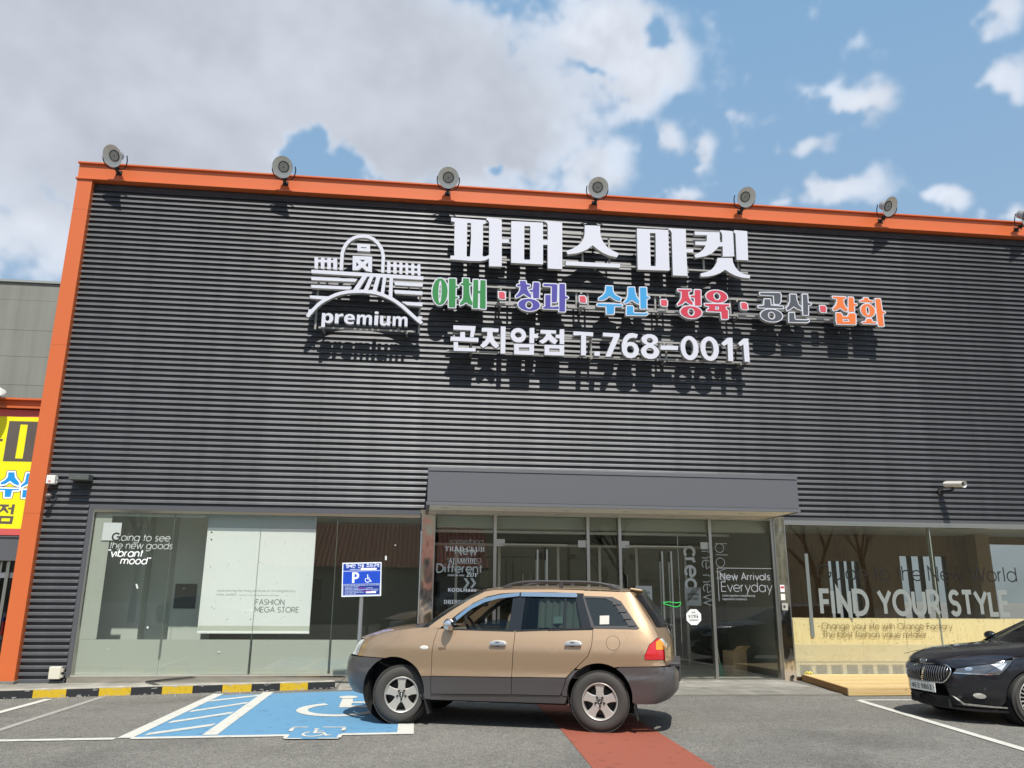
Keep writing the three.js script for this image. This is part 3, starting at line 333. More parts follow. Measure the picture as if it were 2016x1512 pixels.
// boxed-in service panel behind the left pane
const service = part('service_casing', [box(-6.6, -5.50, 0.002, 3.29, -1.9, -1.2), box(-5.495, -4.92, 0.002, 3.29, -1.9, -1.55), box(-4.915, -4.28, 0.002, 3.29, -1.9, -1.18)], M.panelGrey, hall);
part('cabinet_door', box(-4.86, -4.44, 1.30, 1.78, -1.178, -1.16), std(lin(0.10, 0.105, 0.10), 0.6), service);
part('cabinet_slot', box(-4.72, -4.66, 1.68, 1.70, -1.159, -1.155), M.plaster, service);
// rear of the right hand room: brown wall with barred windows onto daylight
{
  const z0 = -5.2, z1 = -5.0, xs = [7.57, 11.15, 12.05, 13.25, 14.65, 15.6, 19.4, 21.78], geo = [];
  const opens = [[11.15, 12.05, 0.9, 2.58], [13.25, 14.65, 0.9, 2.74], [15.6, 19.4, 0.85, 3.1]];
  for (let i = 0; i < xs.length - 1; i++) { const o = opens.find((q) => q[0] === xs[i]); if (o) geo.push(box(xs[i], xs[i + 1], 0.002, o[2], z0, z1), box(xs[i], xs[i + 1], o[3], 3.299, z0, z1)); else geo.push(box(xs[i], xs[i + 1], 0.002, 3.299, z0, z1)); }
  const w = part('rear_room_wall', geo, M.brownWall, hall);
  for (const [a, b, c, d] of opens) { const n = b - a > 2 ? 1 : 3; for (let k = 0; k <= n + 1; k++) { const x = a + (b - a) * k / (n + 1); part('window_bar', box(x - 0.05, x + 0.05, c, d, z0 + 0.03, z0 + 0.12), M.dark, w); } }
  part('pale_column', box(15.0, 15.4, 0.002, 3.295, -4.6, -4.2), std(lin(0.40, 0.30, 0.2), 0.8), hall);
}
// glass
const glassOf = (c, rough = 0.0) => phys(c, { transmission: 1, roughness: rough, thickness: 0, ior: 1.5, specularIntensity: 1 });
M.glass = glassOf(lin(0.945, 0.96, 0.942)); M.glassClear = glassOf(lin(0.965, 0.975, 0.96)); M.sealant = std(lin(0.16, 0.19, 0.165), 0.35);
M.frost = phys(lin(0.60, 0.62, 0.565), { transmission: 0.35, roughness: 0.85, thickness: 0 });
// left shop window
const winL = part('shop_window', [box(-6.26, 0.02, 3.14, 3.235, -0.14, 0.05), box(-6.265, -6.185, 0.11, 3.139, -0.14, 0.052)], M.trim, hall);
part('top_rail', box(-6.184, 0.02, 3.085, 3.139, -0.10, 0.046), M.steel, winL);
part('side_rail', box(-6.184, -6.155, 0.145, 3.084, -0.08, 0.045), M.steelDull, winL);
part('sill_rail', box(-6.184, 0.02, 0.125, 0.144, -0.08, 0.06), std(lin(0.70, 0.68, 0.62), 0.3, 0.6), winL);
part('plinth', box(-6.24, 0.02, 0.0, 0.124, -0.10, 0.04), M.steel, winL);
const jointsL = [-6.155, -4.685, -3.055, -1.59, 0.02];
for (let i = 0; i < 4; i++) {
  part('pane', box(jointsL[i] + 0.003, jointsL[i + 1] - 0.003, 0.146, 3.083, -0.012, 0), M.glass, winL);
  if (i) part('sealant_joint', box(jointsL[i] - 0.0028, jointsL[i] + 0.0028, 0.146, 3.083, -0.014, 0.004), M.sealant, winL);
  part('frosted_film', box(jointsL[i] + 0.02, jointsL[i + 1] - 0.02, 0.15, 0.765, -0.0175, -0.0145), M.frost, winL);
}
part('frosted_film', box(-6.14, -5.84, 0.77, 3.08, -0.0175, -0.0145), M.frost, winL);
part('frosted_film', box(-5.835, -4.12, 3.02, 3.075, -0.0175, -0.0145), M.frost, winL);
// lettering on the first pane
sheet('lettering', 1.50, 0.82, 330, (g) => {
  g.fillStyle = '#b9bfbb'; g.fillRect(0.02, 0.46, 0.335, 0.335); g.strokeStyle = '#262827'; write(g, 'G', 0.215, 0.46, 0.135, 2.3, 0);
  g.strokeStyle = '#dfe4df'; write(g, 'oing to see', 0.375, 0.46, 0.128, 0.75, 6); write(g, 'the new goods', 0.185, 0.315, 0.122, 0.75, 6);
  g.strokeStyle = '#ffffff'; write(g, '"vibrant', 0.165, 0.165, 0.13, 1.5, 8); write(g, 'mood"', 0.42, 0.03, 0.125, 1.5, 8);
}, winL, [-6.00, 2.10, 0.003]);
for (const [x, y, w, h, a] of [[-5.23, 1.72, 0.03, 0.09, 0.4], [-4.95, 0.98, 0.03, 0.04, 0.1], [-3.62, 0.55, 0.05, 0.015, 0], [-0.62, 2.30, 0.035, 0.08, 0.05], [-1.02, 1.98, 0.02, 0.03, 0.6], [-5.6, 0.6, 0.03, 0.01, 0.4], [-0.45, 2.55, 0.02, 0.02, 0.2]]) { const m = part('tape_scrap', new THREE.PlaneGeometry(w, h), std(lin(0.7, 0.72, 0.68), 0.7, 0, { side: THREE.DoubleSide }), winL, [x, y, 0.004]); m.rotation.z = a; }
// right shop window
const winR = part('shop_window', [box(7.62, 21.5, 3.085, 3.18, -0.14, 0.045)], M.steelDull, hall); winR.userData.label = 'wide shop window over wooden deck';
part('sill_rail', box(7.62, 21.5, 0.075, 0.10, -0.08, 0.06), std(lin(0.72, 0.70, 0.66), 0.3, 0.6), winR);
part('plinth', box(7.62, 21.5, 0.0, 0.074, -0.10, 0.03), M.steel, winR);
const jointsR = [7.62, 10.875, 14.0, 17.2, 20.4, 21.5];
for (let i = 0; i < 5; i++) {
  part('pane', box(jointsR[i] + 0.003, jointsR[i + 1] - 0.003, 0.102, 3.083, -0.012, 0), M.glassClear, winR);
  if (i) part('glass_fin', box(jointsR[i] - 0.012, jointsR[i] + 0.012, 0.102, 3.083, -0.10, 0.003), std(lin(0.30, 0.34, 0.30), 0.2, 0.3), winR);
  part('frosted_film', box(jointsR[i] + 0.01, jointsR[i + 1] - 0.01, 0.104, 0.70, -0.0175, -0.0145), phys(lin(0.97, 0.965, 0.93), { transmission: 0.86, roughness: 0.45, thickness: 0 }), winR);
}
// bare plywood boards fixed behind the glass, on a frame of studs
const plyMap = canvasTexture(1024, 512, (g, W, H) => {
  g.fillStyle = '#e6d6a6'; g.fillRect(0, 0, W, H); const r = mulberry(77);
  for (let i = 0; i < 900; i++) { const x = r() * W, y = r() * H; g.strokeStyle = `rgba(${150 + r() * 60},${110 + r() * 50},${50 + r() * 40},${0.06 + r() * 0.10})`; g.lineWidth = 1 + r() * 2.5; g.beginPath(); g.moveTo(x, y); g.bezierCurveTo(x + r() * 14 - 7, y + 40, x + r() * 14 - 7, y + 80, x + r() * 20 - 10, y + 120 + r() * 80); g.stroke(); }
  for (let i = 0; i < 190; i++) { const x = r() * W, y = r() * H, s = 2 + r() * 5; g.fillStyle = `rgba(105,72,30,${0.25 + r() * 0.45})`; g.beginPath(); g.ellipse(x, y, s * (0.4 + r() * 0.5), s, r() - 0.5, 0, 7); g.fill(); if (r() < 0.4) { g.strokeStyle = 'rgba(110,76,34,0.45)'; g.lineWidth = 1.6; g.beginPath(); g.moveTo(x, y); g.lineTo(x + r() * 16 - 8, y + 14 + r() * 32); g.stroke(); } }
});
M.ply = std('#ffffff', 0.8, 0, { map: rep(plyMap, 0.42, 0.84) });
const boards = part('plywood_backing', box(7.64, 21.4, 1.185, 1.205, -0.30, -0.022), M.ply, winR);
for (let i = 0; i < 6; i++) part('plywood_board', box(7.66 + i * 2.44, 7.66 + i * 2.44 + 2.432, 0.36, 1.184, -0.04, -0.022), M.ply, boards);
part('bottom_batten', box(7.66, 21.4, 0.300, 0.345, -0.06, -0.0195), std(lin(0.66, 0.55, 0.34), 0.8), boards);
for (let i = 0; i < 40; i++) part('stud', box(7.66 + i * 0.33, 7.66 + i * 0.33 + 0.085, 0.01, 0.299, -0.09, -0.03), std(lin(0.55, 0.50, 0.38), 0.85), boards);
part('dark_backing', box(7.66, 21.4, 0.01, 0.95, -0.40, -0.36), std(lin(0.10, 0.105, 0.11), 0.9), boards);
// lettering on the right window
sheet('lettering', 5.0, 1.75, 300, (g) => {
  g.fillStyle = '#6c7474'; g.beginPath(); g.rect(0.02, 0.02, 0.075, 1.66); g.fill();
  g.strokeStyle = '#0f0f0f'; const k = 4.52 / textWidth('Guide to the New World'); write(g, 'Guide to the New World', 0.27, 1.155, k * 10, 0.9);
  g.strokeStyle = '#838b8b'; g.save(); g.translate(0.30, 0); g.scale(4.25 / (textWidth('FIND YOUR STYLE', 2.2) * 0.045), 1); write(g, 'FIND YOUR STYLE', 0, 0.48, 0.45, 2.2); g.restore();
  g.strokeStyle = '#6d5e38'; const k3 = 2.86 / textWidth('Change your life with Orange Factory'); write(g, 'Change your life with Orange Factory', 0.265, 0.175, k3 * 10, 0.95); write(g, 'The best fashion value retailer', 0.27, 0.015, k3 * 10, 0.95);
}, winR, [8.00, 0.82, 0.004]);
// polished steel pillars either side of the doors
const pillar = (x0, x1) => {
  const p = part('steel_pillar', [box(x0, x1, 0.0, 3.18, -0.14, 0.06)], M.steel, hall);
  part('edge_bead', box(x0 - 0.0005, x0 + 0.018, 0.0, 3.17, 0.0605, 0.075), M.steelDull, p); part('edge_bead', box(x1 - 0.018, x1 + 0.0005, 0.0, 3.17, 0.0605, 0.075), M.steelDull, p); return p;
};
pillar(0.055, 0.325); const pR = pillar(7.355, 7.605);
// slightly dented face sheets so that reflections ripple
{
  const dent = (x0, x1) => { const w = x1 - x0 - 0.04, g = new THREE.PlaneGeometry(w, 3.1, 8, 90), p = g.attributes.position; for (let i = 0; i < p.count; i++) { const x = p.getX(i), y = p.getY(i); p.setZ(i, (fbm(x * 9 + x0 * 3 + 20, y * 2.2 + 20, 3, 0, 6) - 0.5) * 0.016); } g.computeVertexNormals(); return g; };
  part('face_sheet', dent(0.055, 0.325), M.steel, hall.children.find((c) => c.name === 'steel_pillar'), [0.19, 1.60, 0.071]); part('face_sheet', dent(7.355, 7.605), M.steel, pR, [7.48, 1.66, 0.071]);
  part('foot_casing', box(7.36, 7.60, 0.0, 0.20, 0.0755, 0.082), std(lin(0.42, 0.34, 0.25), 0.5), pR);
  const pipe = part('drain_pipe', new THREE.CylinderGeometry(0.038, 0.038, 0.06, 20, 1, true), M.steelDull, pR, [7.50, 0.085, 0.10]); pipe.rotation.x = Math.PI / 2; pipe.material = std(lin(0.4, 0.37, 0.32), 0.5, 0.4, { side: THREE.DoubleSide });
  const hole = part('drain_mouth', new THREE.CircleGeometry(0.028, 20), M.dark, pR, [7.50, 0.085, 0.131]);
  part('sticker', box(7.40, 7.49, 1.72, 1.86, 0.0835, 0.085), std('#f1e9ea', 0.6), pR); part('sticker', box(7.41, 7.48, 1.79, 1.83, 0.0855, 0.0865), std('#c2304f', 0.6), pR); part('sticker', box(7.40, 7.49, 1.56, 1.68, 0.0835, 0.085), std('#efe9e4', 0.6), pR);
  part('lock_plate', box(7.41, 7.53, 1.36, 1.50, 0.0835, 0.088), std('#c9c7c0', 0.4, 0.4), pR); part('lock_eye', box(7.435, 7.475, 1.405, 1.455, 0.0885, 0.092), M.dark, pR); 
}
// glazed entrance
const entry = part('entrance_screen', [box(0.33, 7.352, 3.165, 3.181, -0.10, 0.05), box(0.33, 7.352, 0.0, 0.045, -0.10, 0.045)], M.steelDull, hall); entry.userData.label = 'glass entrance doors under the canopy';
const mull = [0.355, 1.525, 3.42, 4.08, 5.985, 7.33];
mull.forEach((x, i) => { if (i) part('mullion', box(x - 0.03, x + 0.03, 0.046, 3.164, -0.10, 0.045), M.steelDull, entry); });
for (let i = 0; i < 5; i++) { const a = mull[i] + 0.032, b = mull[i + 1] - 0.032, door = i === 1 || i === 3; 
  if (!door) part('pane', box(a, b, 0.046, 3.163, -0.02, -0.008), M.glass, entry);
  else { part('pane', box(a, b, 2.652, 3.163, -0.02, -0.008), M.glass, entry); const m = (a + b) / 2; 
    for (const [p, q, s] of [[a, m - 0.004, 1], [m + 0.004, b, -1]]) {
      const leaf = part('door_leaf', box(p, q, 0.05, 2.640, -0.02, -0.008), M.glass, entry); const hx = s > 0 ? q - 0.09 : p + 0.09;
      part('pull_handle', [bar([hx, 0.22, 0.075], [hx, 2.50, 0.075], 0.02, 12), bar([hx, 0.5, -0.008], [hx, 0.5, 0.075], 0.012), bar([hx, 2.2, -0.008], [hx, 2.2, 0.075], 0.012)], M.steelDull, leaf);
      part('pull_handle', [bar([hx, 0.22, -0.10], [hx, 2.30, -0.10], 0.02, 12), bar([hx, 0.5, -0.02], [hx, 0.5, -0.10], 0.012)], M.steelDull, leaf);
      part('patch_fitting', box(s > 0 ? p : q - 0.17, s > 0 ? p + 0.17 : q, 2.56, 2.70, -0.03, 0.002), M.steelDull, leaf);
    }
    part('lock_bar', bar([a + 0.1, 2.60, 0.03], [b - 0.4, 2.60, 0.03], 0.016), M.steelDull, entry);
  } }
// inner set of vestibule doors
const inner = part('vestibule_screen', [box(0.3, 7.38, 2.72, 2.78, -2.9, -2.84), box(0.3, 7.38, 0.0, 0.05, -2.9, -2.84), ...[0.9, 1.9, 3.3, 4.3, 5.2, 6.4].map((x) => box(x - 0.03, x + 0.03, 0.051, 2.719, -2.9, -2.84))], M.steelDull, hall);
for (const [x0, x1] of [[0.32, 0.868], [0.932, 1.868], [1.932, 3.268], [3.332, 4.268], [4.332, 5.168], [5.232, 6.368], [6.432, 7.37]]) part('pane', box(x0, x1, 0.052, 2.718, -2.875, -2.865), M.glass, inner);
for (const x of [2.45, 2.75, 4.75, 4.95]) part('pull_handle', bar([x, 0.3, -2.78], [x, 2.1, -2.78], 0.02, 10), M.steelDull, inner);
part('ceiling_strip', box(0.32, 7.37, 3.0, 3.05, -2.6, -2.4), M.ceiling, inner);
// door lettering and notices
sheet('lettering', 1.05, 1.45, 300, (g) => {
  g.strokeStyle = '#b4bab7'; write(g, 'something', 0.26, 1.215, 0.105, 0.75); write(g, 'New', 0.38, 1.01, 0.15, 1.9); write(g, 'something', 0.22, 0.865, 0.105, 0.75); write(g, 'Different', 0.02, 0.66, 0.155, 1.9);
  g.fillStyle = '#b4bab7'; for (const x of [0.55, 0.68]) { g.beginPath(); g.moveTo(x, 0.55); g.lineTo(x + 0.06, 0.55); g.lineTo(x + 0.12, 0.455); g.lineTo(x + 0.05, 0.36); g.lineTo(x, 0.36); g.lineTo(x + 0.065, 0.455); g.fill(); }
  g.fillStyle = '#ffffff'; label(g, 'TRAD CLUB', 0.16, 1.07, 0.095, '', 'serif', 0.80); g.fillStyle = '#e6e9e7'; label(g, 'ALAMODE', 0.245, 0.83, 0.10, '', 'serif', 0.56);
  g.fillStyle = '#ffffff'; label(g, 'TENUE DE GOLF', 0.23, 0.585, 0.036, 'bold', 'serif', 0.34); label(g, 'ZOY', 0.60, 0.575, 0.075, 'italic bold', 'serif', 0.22);
  g.fillStyle = '#ffffff'; label(g, 'KOOLHaas', 0.24, 0.29, 0.07, 'bold', 'sans-serif', 0.57); g.fillStyle = '#ffffff'; label(g, 'DRESSED TO', 0.17, 0.06, 0.075, 'bold', 'serif', 0.66);
}, entry, [0.365, 1.38, -0.004]);
sheet('lettering', 0.95, 1.35, 300, (g) => {   // words running down the door
  g.save(); g.translate(0.16, 1.24); g.rotate(-Math.PI / 2); g.strokeStyle = '#b9bfbc'; write(g, 'crea', 0.0, 0.0, 0.29, 1.9); g.restore();
  g.save(); g.translate(0.52, 1.26); g.rotate(-Math.PI / 2); g.strokeStyle = '#b0b6b3'; write(g, 'the new', 0.0, 0.0, 0.24, 0.8); g.restore();
  g.save(); g.translate(0.86, 1.26); g.rotate(-Math.PI / 2); g.strokeStyle = '#69716f'; g.restore();
}, entry, [5.28, 1.36, -0.004]);
sheet('lettering', 0.32, 0.85, 300, (g) => { g.save(); g.translate(0.05, 0.83); g.rotate(-Math.PI / 2); g.strokeStyle = '#a8aeab'; write(g, 'blow', 0, 0, 0.26, 0.8); g.restore(); }, entry, [6.05, 1.85, -0.005]);
sheet('lettering', 1.20, 0.68, 360, (g) => {
  g.strokeStyle = '#ffffff'; g.lineWidth = 0.012; g.beginPath(); g.moveTo(0.02, 0.0); g.lineTo(0.02, 0.655); g.lineTo(1.19, 0.655); g.stroke();
  const k = 1.08 / textWidth('New Arrivals', 1.6); write(g, 'New Arrivals', 0.075, 0.425, k * 10, 1.6); const k2 = 1.10 / textWidth('Everyday'); write(g, 'Everyday', 0.085, 0.19, k2 * 10, 0.9);
  g.fillStyle = '#f2f4f2'; label(g, 'Come together orangefactory', 0.09, 0.09, 0.045, 'bold', 'sans-serif', 0.70); label(g, 'Experience Freshness', 0.09, 0.02, 0.045, 'bold', 'sans-serif', 0.52);
}, entry, [6.10, 1.53, -0.003]);
const papers = [[4.385, 1.455, '#b3b8b5'], [5.405, 1.435, '#aeb3b0']];
for (const [x, y, c] of papers) sheet('paper_notice', 0.34, 0.36, 300, (g) => { g.fillStyle = c; g.fillRect(0, 0, 0.34, 0.36); g.fillStyle = '#2a2d2c'; label(g, 'ORANGE', 0.035, 0.20, 0.05, 'bold', 'sans-serif', 0.26); label(g, 'FACTORY', 0.035, 0.11, 0.05, 'bold', 'sans-serif', 0.25); }, entry, [x, y, -0.004], { opaque: true });
{
  const oct = new THREE.Shape(); for (let k = 0; k < 8; k++) { const a = R(22.5 + 45 * k); oct[k ? 'lineTo' : 'moveTo'](0.165 * Math.cos(a), 0.165 * Math.sin(a)); }
  const o = part('door_notice', new THREE.ExtrudeGeometry(oct, { depth: 0.003, bevelEnabled: false }), std('#eef0ee', 0.5), entry, [5.57, 1.215, -0.006]);
  sheet('printing', 0.24, 0.22, 400, (g) => { g.strokeStyle = '#3a3d3c'; g.lineWidth = 0.008; g.strokeRect(0.085, 0.18, 0.065, 0.02); g.lineWidth = 0.0085; const hj = (x, s) => { g.save(); g.translate(x, 0.09); g.beginPath(); for (const q of s) { g.moveTo(q[0], q[1]); for (let i = 2; i < q.length; i += 2) g.lineTo(q[i], q[i + 1]); } g.stroke(); g.restore(); };
    hj(0.012, [[0, 0.055, 0, 0.03, 0.02, 0.03], [0.03, 0.06, 0.03, 0.022], [0.01, 0.015, 0.03, 0.015, 0.03, 0, 0.01, 0, 0.01, 0.015]]); hj(0.072, [[0, 0.055, 0, 0.03, 0.02, 0.03], [0.032, 0.06, 0.032, 0.02], [0.032, 0.04, 0.04, 0.04], [0.004, 0.015, 0.004, 0, 0.034, 0]]); hj(0.122, [[0, 0.055, 0, 0.03, 0.02, 0.03, 0.02, 0.055], [0.032, 0.06, 0.032, 0.02], [0.006, 0.016, 0.03, 0.016, 0.03, 0.0, 0.006, 0]]); hj(0.172, [[0, 0.055, 0.036, 0.055], [0.0, 0.03, 0.044, 0.03], [0.02, 0.03, 0.02, 0.015], [0.004, 0.014, 0.036, 0.014, 0.036, 0.0, 0.004, 0]]);
    g.fillStyle = '#6a6d6c'; g.fillRect(0.02, 0.055, 0.20, 0.006); g.fillRect(0.03, 0.03, 0.17, 0.012); }, o, [-0.12, -0.10, 0.0045]);
}
// ------------------------------------------------------------------ canopy
const canopy = part('canopy', [box(0.14, 7.47, 3.315, 3.885, 1.0, 1.05), box(0.14, 0.19, 3.315, 3.885, 0.045, 0.999), box(7.42, 7.47, 3.315, 3.885, 0.045, 0.999), box(0.14, 7.47, 3.886, 3.94, 0.03, 0.996)], std(lin(0.118, 0.122, 0.136), 0.55, 0.1), hall);
M.canTrim = std(lin(0.135, 0.139, 0.152), 0.5, 0.1);
part('top_trim', box(0.135, 7.475, 3.892, 3.955, 0.998, 1.062), M.canTrim, canopy); part('bottom_trim', box(0.12, 7.49, 3.245, 3.308, 1.02, 1.066), M.canTrim, canopy);
part('side_trim', box(0.12, 0.185, 3.245, 3.308, 0.045, 1.019), M.canTrim, canopy); part('side_trim', box(7.425, 7.49, 3.245, 3.308, 0.045, 1.019), M.canTrim, canopy);
M.soffit = std(lin(0.86, 0.81, 0.70), 0.5);
for (let i = 0; i < 12; i++) { const x0 = 0.19 + i * 0.603, s = part('soffit_panel', box(x0, x0 + 0.597, 3.250, 3.262, 0.056, 1.018), M.soffit, canopy); if (i % 2 === 0) { const d = part('downlight', new THREE.CylinderGeometry(0.085, 0.085, 0.008, 24), std(lin(0.7, 0.68, 0.62), 0.4), s, [x0 + 0.30, 3.246, 0.5]); } }
part('canopy_deck', box(0.19, 7.42, 3.30, 3.31, 0.05, 0.96), M.trim, canopy);
// ------------------------------------------------------------------ signs on the facade: channel letters on steel rails, face at z = 0.42
const ZF = 0.42, DEPTH = 0.10;
M.letterFace = std(lin(0.60, 0.61, 0.69), 0.55); M.letterSide = std(lin(0.52, 0.52, 0.50), 0.5, 0.1); M.rail = std(lin(0.33, 0.32, 0.30), 0.5, 0.4);
const inks = { green: lin(0.012, 0.20, 0.042), violet: lin(0.058, 0.048, 0.31), blue: lin(0.03, 0.30, 0.62), red: lin(0.52, 0.026, 0.06), grey: lin(0.062, 0.07, 0.086), orange: lin(0.74, 0.165, 0.03), dots: lin(0.58, 0.06, 0.09) };
const extr = (shapes, d) => new THREE.ExtrudeGeometry(shapes, { depth: d, bevelEnabled: false, curveSegments: 1 });
function whiteLetter(glyph, parent, name = 'letter') {
  const b = bounds(glyph), sh = traced((g) => { for (const p of glyph) pen(g, p); }, ...b, 130);
  const l = part(name, extr(sh, DEPTH), M.letterSide, parent, [0, 0, ZF - DEPTH]); part('letter_face', extr(sh, 0.004), M.letterFace, l, [0, 0, DEPTH + 0.0005]); return l;
}
function inkLetter(glyph, ink, parent, name = 'letter') {
  const b = bounds(glyph), grow = 0.024, bb = [b[0] - grow, b[1] - grow, b[2] + grow, b[3] + grow];
  const back = traced((g) => { for (const p of glyph) pen(g, p, grow); }, ...bb, 150), front = traced((g) => { for (const p of glyph) pen(g, p); }, ...b, 170);
  const l = part(name, extr(back, DEPTH), M.letterSide, parent, [0, 0, ZF - DEPTH]); part('letter_border', extr(back, 0.004), M.letterFace, l, [0, 0, DEPTH + 0.0005]); part('letter_face', extr(front, 0.004), std(ink, 0.6), l, [0, 0, DEPTH + 0.005]); return l;
}
function rails(parent, x0, x1, ys, posts, ties) {
  const g = []; for (const y of ys) g.push(box(x0, x1, y - 0.02, y + 0.02, 0.262, 0.30)); for (const x of posts) g.push(box(x - 0.02, x + 0.02, ys[0] - 0.03, ys[ys.length - 1] + 0.03, 0.224, 0.2615));
  part('mounting_rails', g, M.rail, parent); for (const x of ties) for (const y of [ys[0], ys[ys.length - 1]]) { part('wall_tie', [box(x - 0.02, x + 0.02, y - 0.06, y - 0.021, 0.03, 0.30)], M.rail, parent); }
}
const signMain = thing('shop_name_sign', 'large white Korean letters spelling the shop name, top line of facade sign', 'sign', [0, 0, 0], 0, 'facade sign lines');
for (const g of GLYPH.main) whiteLetter(g, signMain); rails(signMain, 0.5, 7.1, [8.62, 9.33], [0.95, 2.3, 3.35, 3.95, 4.6, 5.2, 6.1, 6.9], [0.9, 3.65, 6.75]);
const signGoods = thing('goods_sign', 'row of coloured Korean words with red dots, middle line of facade sign', 'sign', [0, 0, 0], 0, 'facade sign lines');
for (const k of ['green', 'violet', 'blue', 'red', 'grey', 'orange']) for (const g of GLYPH[k]) inkLetter(g, inks[k], signGoods); for (const g of GLYPH.dots) inkLetter(g, inks.dots, signGoods, 'dot');
rails(signGoods, 0.3, 9.8, [7.60, 7.98], [1.5, 1.75, 3.2, 3.45, 4.95, 5.2, 6.65, 8.35], [1.55, 3.3, 5.05, 6.8, 9.3]);
const signTel = thing('branch_phone_sign', 'white branch name and phone number letters, bottom line of facade sign', 'sign', [0, 0, 0], 0, 'facade sign lines');
for (const g of GLYPH.branch) whiteLetter(g, signTel); rails(signTel, 0.45, 7.0, [6.52, 6.90], [0.95, 3.3, 3.5, 5.0, 5.15, 6.9], [0.95, 3.5, 5.1, 6.8]);
const logo = thing('barn_logo_sign', 'white farm barn emblem with rays, fences and lowercase word below', 'sign');
for (const g of GLYPH.logo) whiteLetter(g, logo, 'emblem_bar');
{
  const ext = [['p', 285, 475], ['r', 500, 640], ['e', 650, 830], ['m', 862, 1115], ['i', 1150, 1220], ['u', 1245, 1415], ['m', 1455, 1705]], k = 1.742 / 1420;
  for (const [ch, a, b] of ext) {
    const x0 = -2.132 + (a - 285) * k, x1 = -2.132 + (b - 285) * k, y = 6.962;
    const sh = traced((g) => { g.font = 'bold 100px sans-serif'; const m = g.measureText(ch), l = -m.actualBoundingBoxLeft, w = m.actualBoundingBoxRight + m.actualBoundingBoxLeft; g.translate(x0, y); g.scale((x1 - x0) / w, -0.208 / 54); g.fillText(ch, -l, 0); }, x0, y - 0.12, x1, y + 0.32, 170);
    const l = part('letter', extr(sh, DEPTH), M.letterSide, logo, [0, 0, ZF - DEPTH]); part('letter_face', extr(sh, 0.004), M.letterFace, l, [0, 0, DEPTH + 0.0005]);
  }
  rails(logo, -2.2, -0.22, [6.90, 7.95], [-2.27, -0.15], [-2.1, -0.4]);
}
// ------------------------------------------------------------------ floodlights on the eaves beam
M.lampShell = std(lin(0.36, 0.36, 0.35), 0.4, 0.3, { side: THREE.DoubleSide }); M.lampInside = std(lin(0.80, 0.80, 0.76), 0.4, 0.0, { side: THREE.DoubleSide }); M.lampBlack = std(lin(0.03, 0.03, 0.032), 0.5, 0.3);
function floodlight(x, turn, label) {
  const t = thing('floodlight', label, 'floodlight', [x, 10.19, 0.127], 0, 'floodlights along the eaves beam');
  part('wall_bracket', [box(-0.06, 0.06, -0.05, 0.05, 0, 0.012), new THREE.ConeGeometry(0.06, 0.12, 8).rotateX(Math.PI).translate(0, -0.02, 0.15), bar([0, 0, 0.01], [0, 0.01, 0.15], 0.022)], M.lampBlack, t);
  const prof = [[0.05, -0.19], [0.09, -0.17], [0.10, -0.06], [0.125, -0.03], [0.20, 0.035], [0.212, 0.05]].map(([r, y]) => new THREE.Vector2(r, y));
  const place = (m) => { m.position.set(0.02 * Math.sin(turn), 0.20, 0.36); m.rotation.set(R(122), 0, 0); m.rotation.order = 'YXZ'; m.rotation.y = turn; return m; };
  place(part('reflector_shell', new THREE.LatheGeometry(prof, 40), M.lampShell, t));
  const ins = part('reflector', new THREE.LatheGeometry([[0.0, -0.02], [0.11, -0.018], [0.195, 0.04], [0.211, 0.0505]].map(([r, y]) => new THREE.Vector2(r, y)), 40), M.lampInside, t); place(ins); ins.scale.setScalar(1.08); t.children.find((c) => c.name === 'reflector_shell').scale.setScalar(1.08);
  place(part('lens', [new THREE.TorusGeometry(0.108, 0.008, 8, 32).rotateX(Math.PI / 2).translate(0, -0.004, 0)], M.lampBlack, t)); place(part('led_board', new THREE.CylinderGeometry(0.10, 0.10, 0.006, 32).translate(0, -0.008, 0), std(lin(0.40, 0.41, 0.40), 0.3, 0.5), t)); place(part('led_mark', [box(-0.018, 0.018, 0.0, 0.002, -0.006, 0.006), box(-0.005, 0.005, 0.0, 0.002, 0.006, 0.022)].map((g) => g.translate(0, -0.004, 0)), M.lampBlack, t));
  const yoke = part('yoke', tube([[-0.235, 0.24, 0.33], [-0.24, 0.14, 0.29], [-0.17, 0.03, 0.19], [0, 0.0, 0.15], [0.17, 0.03, 0.19], [0.24, 0.14, 0.29], [0.235, 0.24, 0.33]], 0.012, 40, 6), M.lampBlack, t);
}
const ord = ['floodlight nearest the orange corner column, tilted to the left', 'second floodlight from the orange corner column', 'third floodlight from the corner, above first letter of shop name', 'fourth floodlight from the corner, above middle of shop name', 'fifth floodlight from the corner, above last letter of shop name', 'sixth floodlight from the corner, tilted to the right, past the sign', 'floodlight cut by the right edge of the photo'];
[-6.58, -3.14, 0.36, 3.67, 7.08, 10.52, 13.98].forEach((x, i) => floodlight(x, R([-22, -14, -4, 2, 10, 24, 26][i]), ord[i]));
